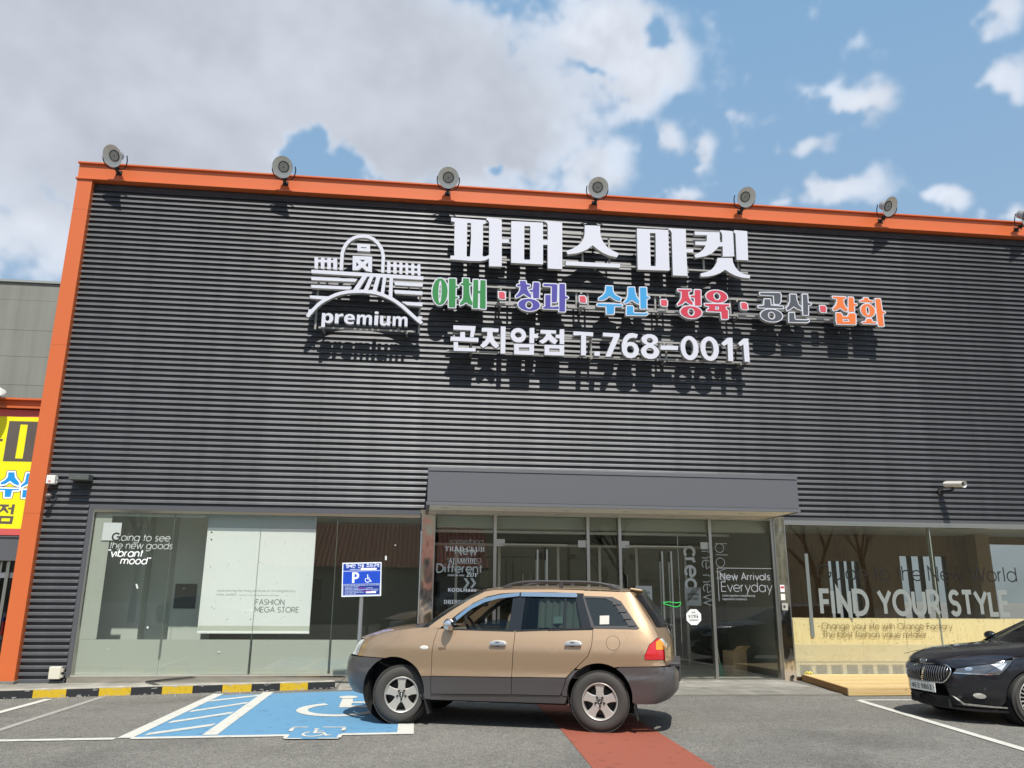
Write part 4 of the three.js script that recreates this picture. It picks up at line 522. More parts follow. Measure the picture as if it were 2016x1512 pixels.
// ------------------------------------------------------------------ small fittings on the wall
{
  const t = thing('security_camera', 'white bullet security camera above the wooden deck window', 'camera', [11.22, 3.86, 0.052]);
  part('wall_arm', [box(-0.06, 0.06, -0.06, 0.06, 0, 0.02), bar([0, 0, 0.02], [0.07, -0.005, 0.30], 0.022), bar([0.07, -0.005, 0.30], [0.075, 0.05, 0.31], 0.028)], M.dark, t);
  const body = part('housing', [new THREE.CylinderGeometry(0.062, 0.062, 0.36, 28).rotateX(Math.PI / 2), new THREE.CylinderGeometry(0.05, 0.056, 0.03, 24).rotateX(Math.PI / 2).translate(0, 0, -0.19)], std(lin(0.62, 0.60, 0.55), 0.4), t, [0.09, 0.115, 0.34]); body.rotation.set(R(6), R(24), 0, 'YXZ');
  part('sun_shield', new THREE.CylinderGeometry(0.074, 0.074, 0.44, 28, 1, true, Math.PI * 0.5 + R(12), Math.PI - R(24)).rotateX(-Math.PI / 2).rotateZ(Math.PI / 2 + Math.PI / 2 - Math.PI / 2).translate(0, 0.004, 0.015), std(lin(0.78, 0.77, 0.73), 0.4, 0, { side: THREE.DoubleSide }), body);
  part('front_ring', new THREE.TorusGeometry(0.052, 0.010, 8, 28).translate(0, 0, 0.181), std(lin(0.5, 0.47, 0.42), 0.4), body); part('lens', new THREE.CylinderGeometry(0.044, 0.044, 0.012, 24).rotateX(Math.PI / 2).translate(0, 0, 0.183), std(lin(0.015, 0.013, 0.012), 0.12), body);
  const lb = thing('motion_sensor_box', 'flat dark grey box on the ribs left of the shop window', 'box', [-6.44, 3.66, 0.052]);
  part('casing', rbox(0.36, 0.115, 0.24, 0.01).translate(0, 0.06, 0.12), std(lin(0.085, 0.095, 0.09), 0.6), lb); part('mark', box(-0.04, 0.02, 0.064, 0.069, 0.2402, 0.241), M.rail, lb);
  const sb = thing('alarm_box', 'white alarm box with red mark beside the orange column', 'alarm', [-6.97, 3.585, 0.052]);
  part('casing', rbox(0.16, 0.165, 0.12, 0.012).translate(0, 0.083, 0.10), std(lin(0.72, 0.71, 0.67), 0.5), sb); part('red_mark', [box(-0.035, 0.012, 0.03, 0.042, 0.1605, 0.1615), box(-0.035, 0.012, 0.05, 0.062, 0.1605, 0.1615)], std(lin(0.5, 0.03, 0.03), 0.5), sb); part('hinge', [box(0.081, 0.098, 0.03, 0.06, 0.05, 0.09), box(0.081, 0.098, 0.10, 0.13, 0.05, 0.09)], std(lin(0.55, 0.54, 0.5), 0.5), sb);
  const ml = thing('small_wall_lamp', 'small grey round lamp with cable under the alarm box', 'lamp', [-6.95, 3.36, 0.052]);
  part('lamp_head', new THREE.SphereGeometry(0.055, 20, 14).scale(1, 0.8, 1).translate(-0.01, 0, 0.16), std(lin(0.20, 0.16, 0.145), 0.4), ml); part('arm', bar([0.08, 0.0, 0], [0, 0, 0.15], 0.014), M.dark, ml); part('cable', tube([[0.0, 0, 0.13], [-0.02, -0.07, 0.10], [0.01, -0.1, 0.03], [0.0, -0.2, 0.02]], 0.007, 20, 5), M.dark, ml);
  const ob = thing('outlet_box', 'cream weatherproof socket box near the foot of the ribbed wall', 'box', [-6.42, 0.085, 0.052]);
  part('casing', rbox(0.20, 0.215, 0.09, 0.015).translate(0, 0.11, 0.06), std(lin(0.66, 0.62, 0.52), 0.5), ob); part('hinge', [box(0.10, 0.135, 0.03, 0.075, 0.02, 0.08), box(0.10, 0.135, 0.125, 0.18, 0.02, 0.08)], std(lin(0.5, 0.47, 0.4), 0.5), ob);
  const lp = thing('metal_strip', 'dark metal angle strip lying across the pavement below the left window', 'metal strip', [-4.9, 0.013, 0.0]);
  part('strip', [box(0, 0.10, 0, 0.008, 0.06, 1.15), box(0, 0.008, 0.008, 0.03, 0.06, 1.15)], std(lin(0.10, 0.10, 0.105), 0.4, 0.5), lp); lp.rotation.y = R(35);
}
// ------------------------------------------------------------------ roller blind behind the left window
{
  const t = thing('roller_blind', 'white roller blind with small grey lettering hanging behind the left window', 'blind', [-4.085, 0.89, -0.13]);
  const g = new THREE.PlaneGeometry(2.07, 1.95, 20, 20), p = g.attributes.position; for (let i = 0; i < p.count; i++) p.setZ(i, (fbm(p.getX(i) * 1.5 + 9, p.getY(i) * 0.8 + 9, 2, 0, 3) - 0.5) * 0.012); g.computeVertexNormals();
  const tex = canvasTexture(1035, 975, (c, W, H) => {
    c.fillStyle = '#eeefed'; c.fillRect(0, 0, W, H); c.fillStyle = '#c9ccbe'; c.fillRect(0, H - 60, W, 46); c.setTransform(500, 0, 0, -500, 0, H);
    c.fillStyle = '#8a8f8b'; label(c, 'experiencing the fresh and brisk air of orangefactory', 0.29, 0.745, 0.042, 'italic', 'sans-serif', 1.47); label(c, 'show, and tell,', 0.28, 0.672, 0.042, 'italic', 'sans-serif', 0.38); label(c, 'Fashion into orangefactory drainage.', 0.70, 0.672, 0.026, 'italic', 'sans-serif', 0.76);
    c.strokeStyle = '#8b918d'; write(c, 'FASHION', 1.03, 0.51, 0.095, 1.7); write(c, 'MEGA STORE', 1.03, 0.37, 0.095, 1.7);
    const r = mulberry(5); for (let i = 0; i < 46; i++) { c.fillStyle = `rgba(60,62,58,${0.3 + r() * 0.5})`; const s = 0.003 + r() * 0.007; c.beginPath(); c.ellipse(r() * 2.07, 0.2 + r() * 1.7, s, s * (0.6 + r()), r() * 3, 0, 7); c.fill(); } c.fillStyle = '#55504a'; for (const [x, y] of [[0.08, 1.86], [0.09, 1.72]]) { c.beginPath(); c.arc(x, y, 0.017, 0, 7); c.fill(); }
  });
  part('blind_sheet', g, phys('#ffffff', { map: tex, roughness: 0.85, transmission: 0.04, thickness: 0, side: THREE.DoubleSide }), t, [1.035, 0.975, 0]);
  part('top_band', box(0, 2.07, 1.952, 2.21, -0.004, 0.004), std(lin(0.40, 0.45, 0.46), 0.8), t); part('roller', bar([-0.01, 2.24, -0.02], [2.08, 2.24, -0.02], 0.03, 16), std(lin(0.6, 0.6, 0.58), 0.5), t); part('bottom_bar', box(-0.005, 2.075, -0.022, 0.0, -0.008, 0.012), std(lin(0.72, 0.73, 0.70), 0.5), t);
}
// ------------------------------------------------------------------ disabled parking sign on its post
{
  const t = thing('parking_sign', 'blue disabled parking sign with white P on grey post behind car bonnet', 'sign', [-0.985, 0.006, 1.05]);
  part('post', [bar([0, 0, 0], [0.004, 1.9, 0], 0.036, 20)], std(lin(0.42, 0.43, 0.43), 0.35, 0.7), t);
  const plate = part('sign_plate', rbox(0.705, 0.60, 0.006, 0.002).translate(0, 0, 0), std(lin(0.78, 0.79, 0.80), 0.5), t, [-0.01, 1.865, 0.042]); plate.rotation.z = R(1.9);
  const art = sheet('sign_print', 0.70, 0.595, 720, (g) => {
    const rr = (x, y, w, h, r, f) => { g.beginPath(); g.roundRect(x, y, w, h, r); f ? g.fill() : g.stroke(); };
    g.fillStyle = '#f4f6fa'; g.fillRect(0, 0, 0.7, 0.595); g.fillStyle = '#0c3a9e'; rr(0.016, 0.452, 0.668, 0.126, 0.006, 1); g.fillStyle = '#0b46c0'; g.fillRect(0.016, 0.222, 0.668, 0.222); g.fillStyle = '#0c2f8c'; g.fillRect(0.016, 0.018, 0.668, 0.204);
    g.strokeStyle = '#dfe6f4'; g.lineWidth = 0.006; rr(0.024, 0.026, 0.652, 0.19, 0.01, 0);
    g.fillStyle = '#ffffff'; label(g, 'P', 0.155, 0.238, 0.19, 'bold', 'sans-serif', 0.16); g.save(); g.translate(0.385, 0.238); g.scale(0.15, 0.145); g.fillStyle = g.strokeStyle = '#fff'; chairSign(g); g.restore();
    // heading 장애인 전용 주차구역, drawn stroke by stroke in 0.06 cells
    g.strokeStyle = '#fff'; g.lineWidth = 0.0085; g.lineJoin = 'miter';
    const jam = { ㅈ: [[0, 1, 1, 1], [0.5, 1, 0, 0.2], [0.5, 0.75, 1, 0.2]], ㅊ: [[0.3, 1.15, 0.7, 1.15], [0, 0.9, 1, 0.9], [0.5, 0.9, 0, 0.1], [0.5, 0.6, 1, 0.1]], ㄱ: [[0, 1, 1, 1, 0.9, 0]], ㄴ: [[0, 1, 0, 0, 1, 0]], ㅇ: ['o'] };
    const J = (ch, x, y, w, h) => { for (const q of jam[ch]) { g.beginPath(); if (q === 'o') g.ellipse(x + w / 2, y + h / 2, w / 2, h / 2, 0, 0, 7); else for (let i = 0; i < q.length; i += 2) g[i ? 'lineTo' : 'moveTo'](x + q[i] * w, y + q[i + 1] * h); g.stroke(); } };
    const V = (x0, y0, x1, y1) => { g.beginPath(); g.moveTo(x0, y0); g.lineTo(x1, y1); g.stroke(); };
    let x = 0.065; const y = 0.508;
    J('ㅈ', x, y + 0.026, 0.03, 0.03); V(x + 0.042, y + 0.062, x + 0.042, y + 0.022); V(x + 0.042, y + 0.042, x + 0.053, y + 0.042); J('ㅇ', x + 0.012, y, 0.032, 0.02); x += 0.06;
    J('ㅇ', x, y + 0.018, 0.022, 0.03); V(x + 0.033, y + 0.06, x + 0.033, y); V(x + 0.047, y + 0.062, x + 0.047, y - 0.002); V(x + 0.024, y + 0.032, x + 0.033, y + 0.032); x += 0.06;
    J('ㅇ', x, y + 0.03, 0.026, 0.028); V(x + 0.043, y + 0.062, x + 0.043, y + 0.018); J('ㄴ', x + 0.01, y, 0.034, 0.016); x += 0.092;
    J('ㅈ', x, y + 0.028, 0.028, 0.03); V(x + 0.045, y + 0.062, x + 0.045, y + 0.018); V(x + 0.033, y + 0.042, x + 0.045, y + 0.042); J('ㄴ', x + 0.01, y, 0.036, 0.016); x += 0.06;
    J('ㅇ', x + 0.012, y + 0.038, 0.028, 0.022); V(x + 0.016, y + 0.036, x + 0.016, y + 0.028); V(x + 0.034, y + 0.036, x + 0.034, y + 0.028); V(x, y + 0.027, x + 0.052, y + 0.027); J('ㅇ', x + 0.012, y - 0.002, 0.028, 0.02); x += 0.092;
    J('ㅈ', x + 0.008, y + 0.034, 0.036, 0.027); V(x, y + 0.022, x + 0.052, y + 0.022); V(x + 0.026, y + 0.022, x + 0.026, y - 0.002); x += 0.06;
    J('ㅊ', x, y + 0.004, 0.032, 0.046); V(x + 0.043, y + 0.062, x + 0.043, y - 0.002); V(x + 0.043, y + 0.03, x + 0.054, y + 0.03); x += 0.062;
    J('ㄱ', x + 0.008, y + 0.03, 0.034, 0.03); V(x, y + 0.024, x + 0.052, y + 0.024); V(x + 0.026, y + 0.024, x + 0.026, y - 0.002); x += 0.06;
    J('ㅇ', x, y + 0.034, 0.024, 0.024); V(x + 0.042, y + 0.062, x + 0.042, y + 0.022); V(x + 0.027, y + 0.05, x + 0.042, y + 0.05); V(x + 0.027, y + 0.04, x + 0.042, y + 0.04); J('ㄱ', x + 0.012, y - 0.002, 0.03, 0.018);
    g.fillStyle = '#fff'; g.fillRect(0.33, 0.463, 0.285, 0.034); const r = mulberry(9); const words = (x0, x1, yy, c) => { g.fillStyle = c; for (let q = x0; q < x1;) { const w = 0.014 + r() * 0.03; for (let k = q; k < Math.min(q + w, x1); k += 0.0075) { g.fillRect(k, yy + r() * 0.003, 0.0055, 0.004 + r() * 0.009); g.fillRect(k, yy + 0.012, 0.006, 0.0028); } q += w + 0.009; } };
    words(0.13, 0.32, 0.468, '#fff'); const rows = [0.187, 0.162, 0.137, 0.112, 0.087, 0.062, 0.037]; words(0.04, 0.66, rows[0], '#e8eefc'); words(0.06, 0.30, rows[1], '#e8eefc'); words(0.05, 0.28, rows[2], '#e8eefc'); words(0.29, 0.42, rows[2], '#d53a9a'); words(0.43, 0.55, rows[2], '#e8eefc'); words(0.05, 0.65, rows[3], '#e8eefc'); words(0.06, 0.36, rows[4], '#e8eefc'); words(0.37, 0.52, rows[4], '#d53a9a'); words(0.53, 0.64, rows[4], '#e8eefc'); words(0.05, 0.40, rows[5], '#e8eefc'); g.fillStyle = '#fff'; g.fillRect(0.43, 0.053, 0.18, 0.03); words(0.06, 0.26, rows[6], '#e8eefc');
  }, plate, [-0.35, -0.2975, 0.0042], { opaque: true });
  part('clamp', [box(-0.05, 0.05, 1.70, 1.73, -0.04, 0.035), box(-0.05, 0.05, 1.99, 2.02, -0.04, 0.035)], M.steelDull, t);
}
// ------------------------------------------------------------------ timber deck under the right window
{
  const woodMap = canvasTexture(1024, 256, (g, W, H) => { g.fillStyle = '#dfc592'; g.fillRect(0, 0, W, H); const r = mulberry(31); for (let i = 0; i < 500; i++) { const y = r() * H, x = r() * W, l = 80 + r() * 420; g.strokeStyle = `rgba(${120 + r() * 70},${78 + r() * 50},${28 + r() * 30},${0.05 + r() * 0.12})`; g.lineWidth = 0.8 + r() * 2.4; g.beginPath(); g.moveTo(x, y); g.bezierCurveTo(x + l * 0.3, y + r() * 8 - 4, x + l * 0.6, y + r() * 8 - 4, x + l, y + r() * 6 - 3); g.stroke(); } for (let i = 0; i < 16; i++) { g.fillStyle = 'rgba(95,58,22,0.6)'; g.beginPath(); g.ellipse(r() * W, r() * H, 4 + r() * 7, 2 + r() * 3, 0, 0, 7); g.fill(); } });
  const woods = [0.92, 1.0, 0.84, 0.96, 0.88].map((k, i) => { const t = rep(woodMap, 0.35, 1.4); t.offset.set(i * 0.23, i * 0.17); return std(lin(0.82 * k, 0.80 * k, 0.74 * k), 0.7, 0, { map: t }); });
  const deck = thing('timber_deck', 'low yellow timber deck in front of the right shop window', 'deck', [7.4, 0, 0]);
  const left = (z) => 0.33 - z * 0.148;
  for (let i = 0; i < 20; i++) { const z0 = 0.075 + i * 0.1195; part('plank', box(left(z0 + 0.06) + 0.03, 9.2, 0.10, 0.128, z0, z0 + 0.1135), woods[(i * 3) % 5], deck); }
  part('front_board', box(left(2.47) + 0.0, 9.2, 0.012, 0.127, 2.466, 2.50), woods[1], deck);
  const sb = part('side_board', box(0, 0.03, 0.012, 0.127, -2.44, 0), std(lin(0.42, 0.30, 0.19), 0.75, 0, { map: rep(woodMap, 0.35, 1.4) }), deck, [left(2.465), 0, 2.465]); sb.rotation.y = Math.atan(-0.148);
  part('joist', [box(0.4, 9.1, 0.004, 0.098, 0.3, 0.36), box(0.4, 9.1, 0.004, 0.098, 1.5, 1.56)], woods[2], deck);
  const y = thing('yellow_tie', 'crumpled yellow strap at the corner of the timber deck', 'strap', [7.78, 0.128, 0.10]); part('strap', tube([[0, 0.01, 0], [0.03, 0.05, 0.02], [0.07, 0.02, 0.03], [0.10, 0.05, 0.0], [0.14, 0.01, 0.03]], 0.012, 24, 6), std(lin(0.62, 0.55, 0.03), 0.6), y);
}
// green cord tied round the door handles
{
  const t = thing('green_cord', 'bright green cord tied round the door pull handles', 'cord', [5.08, 1.46, 0.075]);
  part('cord_loop', [tube([[-0.17, 0.03, 0.03], [-0.05, 0.045, 0.045], [0.08, 0.03, 0.04], [0.2, 0.04, 0.03]], 0.008, 20, 5), tube([[-0.16, 0.01, 0.03], [-0.05, -0.02, 0.05], [0.08, -0.05, 0.045], [0.16, -0.03, 0.035], [0.2, 0.02, 0.03]], 0.008, 20, 5)], std(lin(0.02, 0.62, 0.10), 0.5), t);
}
// things inside the entrance
{
  const b = thing('cardboard_box', 'open cardboard box on the floor inside the right door', 'box', [6.85, 0.002, -1.2], R(25)); const card = std(lin(0.42, 0.30, 0.18), 0.9);
  part('carton', [box(-0.2, 0.2, 0, 0.02, -0.15, 0.15), box(-0.2, 0.2, 0.02, 0.5, 0.14, 0.15), box(-0.2, 0.2, 0.02, 0.5, -0.15, -0.14), box(-0.2, -0.19, 0.02, 0.5, -0.139, 0.139), box(0.19, 0.2, 0.02, 0.5, -0.139, 0.139)], card, b); const f = part('flap', box(-0.2, 0.2, -0.006, 0, 0, 0.16), card, b, [0, 0.5, 0.15]); f.rotation.x = R(-40);
  const s = thing('broom', 'broom with green head leaning inside the right door', 'broom', [6.42, 0.002, -1.0]); part('stick', bar([0.02, 0.22, 0], [-0.10, 1.45, -0.12], 0.012), std(lin(0.5, 0.42, 0.3), 0.6), s); part('bristles', new THREE.CylinderGeometry(0.03, 0.10, 0.26, 14).scale(1, 1, 0.5).translate(0.02, 0.13, 0), std(lin(0.02, 0.16, 0.09), 0.8), s);
}
// ------------------------------------------------------------------ cars: body panels are outlines in side view bent onto a curved skin
const table = (pts) => (v) => { if (v <= pts[0][0]) return pts[0][1]; for (let i = 1; i < pts.length; i++) if (v <= pts[i][0]) { const [a, b] = pts[i - 1], [c, d] = pts[i]; return b + (d - b) * (v - a) / (c - a); } return pts[pts.length - 1][1]; };
const softTable = (pts, k = 1) => { const f = table(pts), a = 0.03 * k, b = 0.015 * k; return (v) => (f(v - a) + f(v - b) + f(v) + f(v + b) + f(v + a)) / 5; };
class Skin {
  constructor({ nose, tail, half, xf, xr, nf, nr }) { Object.assign(this, { nose: softTable(nose), tail: softTable(tail), half: softTable(half, 0.4), xf, xr, nf, nr }); }
  toS(x, y) { if (x < this.xf) { const t = Math.min(1, (this.xf - x) / (this.xf - this.nose(y))); return this.xf - Math.asin(t) * 1.0; } if (x > this.xr) { const t = Math.min(1, (x - this.xr) / (this.tail(y) - this.xr)); return this.xr + Math.asin(t) * 0.9; } return x; }
  at(s, y) {
    const h = this.half(y);
    if (s < this.xf) { const t = Math.sin(Math.min(Math.PI / 2, this.xf - s)), n = this.nf; return [this.xf - (this.xf - this.nose(y)) * t, y, h * Math.pow(Math.max(0, 1 - Math.pow(t, n)), 1 / n)]; }
    if (s > this.xr) { const t = Math.sin(Math.min(Math.PI / 2, (s - this.xr) / 0.9)), n = this.nr; return [this.xr + (this.tail(y) - this.xr) * t, y, h * Math.pow(Math.max(0, 1 - Math.pow(t, n)), 1 / n)]; }
    return [s, y, h];
  }
  w(x, y) { return this.at(this.toS(x, y), y)[2]; }
  front(lat, y) { const k = Math.abs(lat) / this.half(y), t = Math.pow(Math.max(0, 1 - Math.pow(k, this.nf)), 1 / this.nf); return [this.xf - (this.xf - this.nose(y)) * t, y]; }
  back(lat, y) { const k = Math.abs(lat) / this.half(y), t = Math.pow(Math.max(0, 1 - Math.pow(k, this.nr)), 1 / this.nr); return [this.xr + (this.tail(y) - this.xr) * t, y]; }
  panel(outline, { holes = [], off = 0, edge = 0.06, side = 1 } = {}) {
    const dense = (l) => { const r = []; for (let i = 0; i < l.length; i++) { const a = l[i], b = l[(i + 1) % l.length], A = [this.toS(...a), a[1]], B = [this.toS(...b), b[1]], n = Math.max(1, Math.ceil(Math.hypot(B[0] - A[0], B[1] - A[1]) / edge)); for (let k = 0; k < n; k++) { const t = k / n, x = a[0] + (b[0] - a[0]) * t, y = a[1] + (b[1] - a[1]) * t; r.push(new THREE.Vector2(this.toS(x, y), y)); } } return r; };
    const s = new THREE.Shape(dense(outline)); for (const h of holes) s.holes.push(new THREE.Path(dense(h)));
    let g = new THREE.ShapeGeometry(s); g.deleteAttribute('normal'); g.deleteAttribute('uv');
    g = new TessellateModifier(edge * 1.3, 7).modify(g); g = mergeVertices(g, 1e-5);
    const p = g.attributes.position;
    for (let i = 0; i < p.count; i++) { const sx = p.getX(i), y = p.getY(i), [X, Y, Z] = this.at(sx, y); let ox = 0, oz = 1; if (off) { const e = 1e-3, a = this.at(sx - e, y), b = this.at(sx + e, y), dx = b[0] - a[0], dz = b[2] - a[2], l = Math.hypot(dx, dz) || 1; ox = -dz / l; oz = dx / l; } p.setXYZ(i, X + ox * off, Y, (Z + oz * off) * side); }
    if (side < 0) { const ix = g.index.array; for (let i = 0; i < ix.length; i += 3) { const t = ix[i]; ix[i] = ix[i + 1]; ix[i + 1] = t; } }
    g.computeVertexNormals(); return g;
  }
}
const arc = (cx, cy, rx, ry, a0, a1, n = 18) => Array.from({ length: n + 1 }, (_, i) => { const a = R(a0 + (a1 - a0) * i / n); return [cx + rx * Math.cos(a), cy + ry * Math.sin(a)]; });
// surface across the car between a left edge curve and its mirror image; rows = [[xEdge, yEdge, zEdge, xMiddle, yMiddle], ...]
function across(rows, off = 0, inset = 0, n = 16, pow = 2) {
  const pos = [], idx = [];
  for (const [xe, ye, ze, xm, ym] of rows) for (let j = 0; j <= n; j++) { const t = (j / n * 2 - 1) * (1 - inset), k = Math.pow(Math.abs(t), pow); pos.push(xm + (xe - xm) * k, ym + (ye - ym) * k + off, ze * t); }
  for (let i = 0; i < rows.length - 1; i++) for (let j = 0; j < n; j++) { const a = i * (n + 1) + j; idx.push(a, a + 1, a + n + 1, a + 1, a + n + 2, a + n + 1); }
  const g = new THREE.BufferGeometry(); g.setAttribute('position', new THREE.Float32BufferAttribute(pos, 3)); g.setIndex(idx); g.computeVertexNormals(); return g;
}
function resample(rows, n) { const r = []; for (let i = 0; i <= n; i++) { const f = i / n * (rows.length - 1), k = Math.min(rows.length - 2, Math.floor(f)), t = f - k; const p = (j) => rows[Math.max(0, Math.min(rows.length - 1, j))]; r.push(rows[0].map((_, c) => { const a = p(k - 1)[c], b = p(k)[c], d = p(k + 1)[c], e = p(k + 2)[c]; return b + 0.5 * t * (d - a + t * (2 * a - 5 * b + 4 * d - e + t * (3 * (b - d) + e - a))); })); } return r; }
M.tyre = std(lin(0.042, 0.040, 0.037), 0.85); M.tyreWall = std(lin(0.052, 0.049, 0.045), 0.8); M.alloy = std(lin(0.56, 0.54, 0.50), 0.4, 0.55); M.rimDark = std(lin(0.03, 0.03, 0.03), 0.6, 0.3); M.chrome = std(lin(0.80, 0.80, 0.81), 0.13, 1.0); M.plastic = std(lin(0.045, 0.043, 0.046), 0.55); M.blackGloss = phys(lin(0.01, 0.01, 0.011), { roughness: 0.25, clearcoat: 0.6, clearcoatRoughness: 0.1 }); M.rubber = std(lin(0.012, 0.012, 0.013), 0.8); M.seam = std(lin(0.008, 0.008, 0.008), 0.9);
function wheel(parent, pos, steer, { r = 0.36, w = 0.225, rim = 0.222, spokes = 5, side = 1 } = {}) {
  const hub = part('wheel', (() => { const pr = [[rim - 0.012, -w / 2 + 0.02], [rim + 0.012, -w / 2 + 0.004], [rim + 0.06, -w / 2 - 0.004], [r - 0.045, -w / 2 + 0.004], [r - 0.012, -w / 2 + 0.022], [r, -w / 2 + 0.05], [r + 0.001, 0], [r, w / 2 - 0.05], [r - 0.012, w / 2 - 0.022], [r - 0.045, w / 2 - 0.004], [rim + 0.06, w / 2 + 0.004], [rim + 0.012, w / 2 - 0.004], [rim - 0.012, w / 2 - 0.02]].map(([a, b]) => new THREE.Vector2(a, b)); return new THREE.LatheGeometry(pr, 64).rotateX(Math.PI / 2); })(), M.tyreWall, parent, pos);
  hub.rotation.y = steer + (side < 0 ? Math.PI : 0); M.tyreWall.side = THREE.DoubleSide;
  const tread = []; for (let k = 0; k < 72; k++) { const a = k / 72 * 2 * Math.PI; for (let c = 0; c < 5; c++) { const b = new THREE.BoxGeometry(0.022, 0.016, w * 0.155); b.translate(0, r - 0.001, (c - 2) * w * 0.178); b.rotateZ(a + (c % 2) * 0.044); tread.push(b); } }
  part('tread', tread, M.tyre, hub).userData.kind = 'stuff';
  const barrel = part('rim', [new THREE.LatheGeometry([[rim - 0.004, w / 2 - 0.012], [rim, w / 2 - 0.004], [rim - 0.008, w / 2 - 0.001], [rim - 0.018, w / 2 - 0.010], [rim - 0.022, w / 2 - 0.05], [rim - 0.03, 0], [rim - 0.02, -w / 2 + 0.02]].map(([a, b]) => new THREE.Vector2(a, b)), 56).rotateX(Math.PI / 2)], M.alloy, hub); M.alloy.side = THREE.DoubleSide;
  part('brake_disc', new THREE.CylinderGeometry(rim * 0.72, rim * 0.72, 0.03, 36).rotateX(Math.PI / 2).translate(0, 0, 0.0), M.rimDark, hub); part('rim_well', new THREE.CylinderGeometry(rim - 0.03, rim - 0.03, 0.01, 36).rotateX(Math.PI / 2).translate(0, 0, -0.03), M.rimDark, hub);
  const sp = [];
  if (spokes === 5) for (let k = 0; k < 5; k++) { const s = new THREE.Shape(); s.moveTo(-0.052, 0.05); s.bezierCurveTo(-0.034, 0.10, -0.036, 0.14, -0.060, rim - 0.022); s.lineTo(0.060, rim - 0.022); s.bezierCurveTo(0.036, 0.14, 0.034, 0.10, 0.052, 0.05); s.closePath(); const g = new THREE.ExtrudeGeometry(s, { depth: 0.02, bevelEnabled: true, bevelSize: 0.006, bevelThickness: 0.010, bevelSegments: 3, curveSegments: 8 }); g.translate(0, 0, w / 2 - 0.052); g.rotateZ(k * 2 * Math.PI / 5); sp.push(g); }
  else for (let k = 0; k < spokes; k++) { const g = new THREE.BoxGeometry(0.013, rim - 0.05, 0.022).translate(0, rim * 0.5 + 0.012, w / 2 - 0.04); g.rotateZ(k * 2 * Math.PI / spokes); sp.push(g); }
  sp.push(new THREE.CylinderGeometry(0.078, 0.086, 0.03, 32).rotateX(Math.PI / 2).translate(0, 0, w / 2 - 0.040)); part('spokes', sp, M.alloy, hub);
  part('hub_cap', new THREE.CylinderGeometry(0.030, 0.032, 0.012, 28).rotateX(Math.PI / 2).translate(0, 0, w / 2 - 0.02), M.rimDark, hub); 
  if (spokes === 5) { part('emblem', [new THREE.TorusGeometry(0.02, 0.002, 6, 24).scale(1, 0.65, 1).translate(0, 0, w / 2 - 0.013), bar([-0.009, -0.008, w / 2 - 0.013], [-0.004, 0.009, w / 2 - 0.013], 0.002, 6), bar([0.004, -0.009, w / 2 - 0.013], [0.009, 0.008, w / 2 - 0.013], 0.002, 6), bar([-0.006, 0, w / 2 - 0.013], [0.006, 0.001, w / 2 - 0.013], 0.002, 6)], M.chrome, hub);
    for (let k = 0; k < 5; k++) { const a = k * 2 * Math.PI / 5 + Math.PI / 5 + Math.PI / 2; part('lug_nut', [new THREE.CylinderGeometry(0.014, 0.014, 0.018, 6).rotateX(Math.PI / 2).translate(0.055 * Math.cos(a), 0.055 * Math.sin(a), w / 2 - 0.018), new THREE.TorusGeometry(0.0135, 0.0025, 6, 16).translate(0.055 * Math.cos(a), 0.055 * Math.sin(a), w / 2 - 0.0245)], M.rimDark, hub); } }
  return hub;
}
M.carGlass = phys(lin(0.30, 0.35, 0.33), { transmission: 1, roughness: 0.0, thickness: 0, ior: 1.5 }); M.carGlassLight = phys(lin(0.72, 0.78, 0.75), { transmission: 1, roughness: 0, thickness: 0, ior: 1.5 }); M.seat = std(lin(0.22, 0.18, 0.13), 0.85); M.cabin = std(lin(0.10, 0.085, 0.068), 0.85);

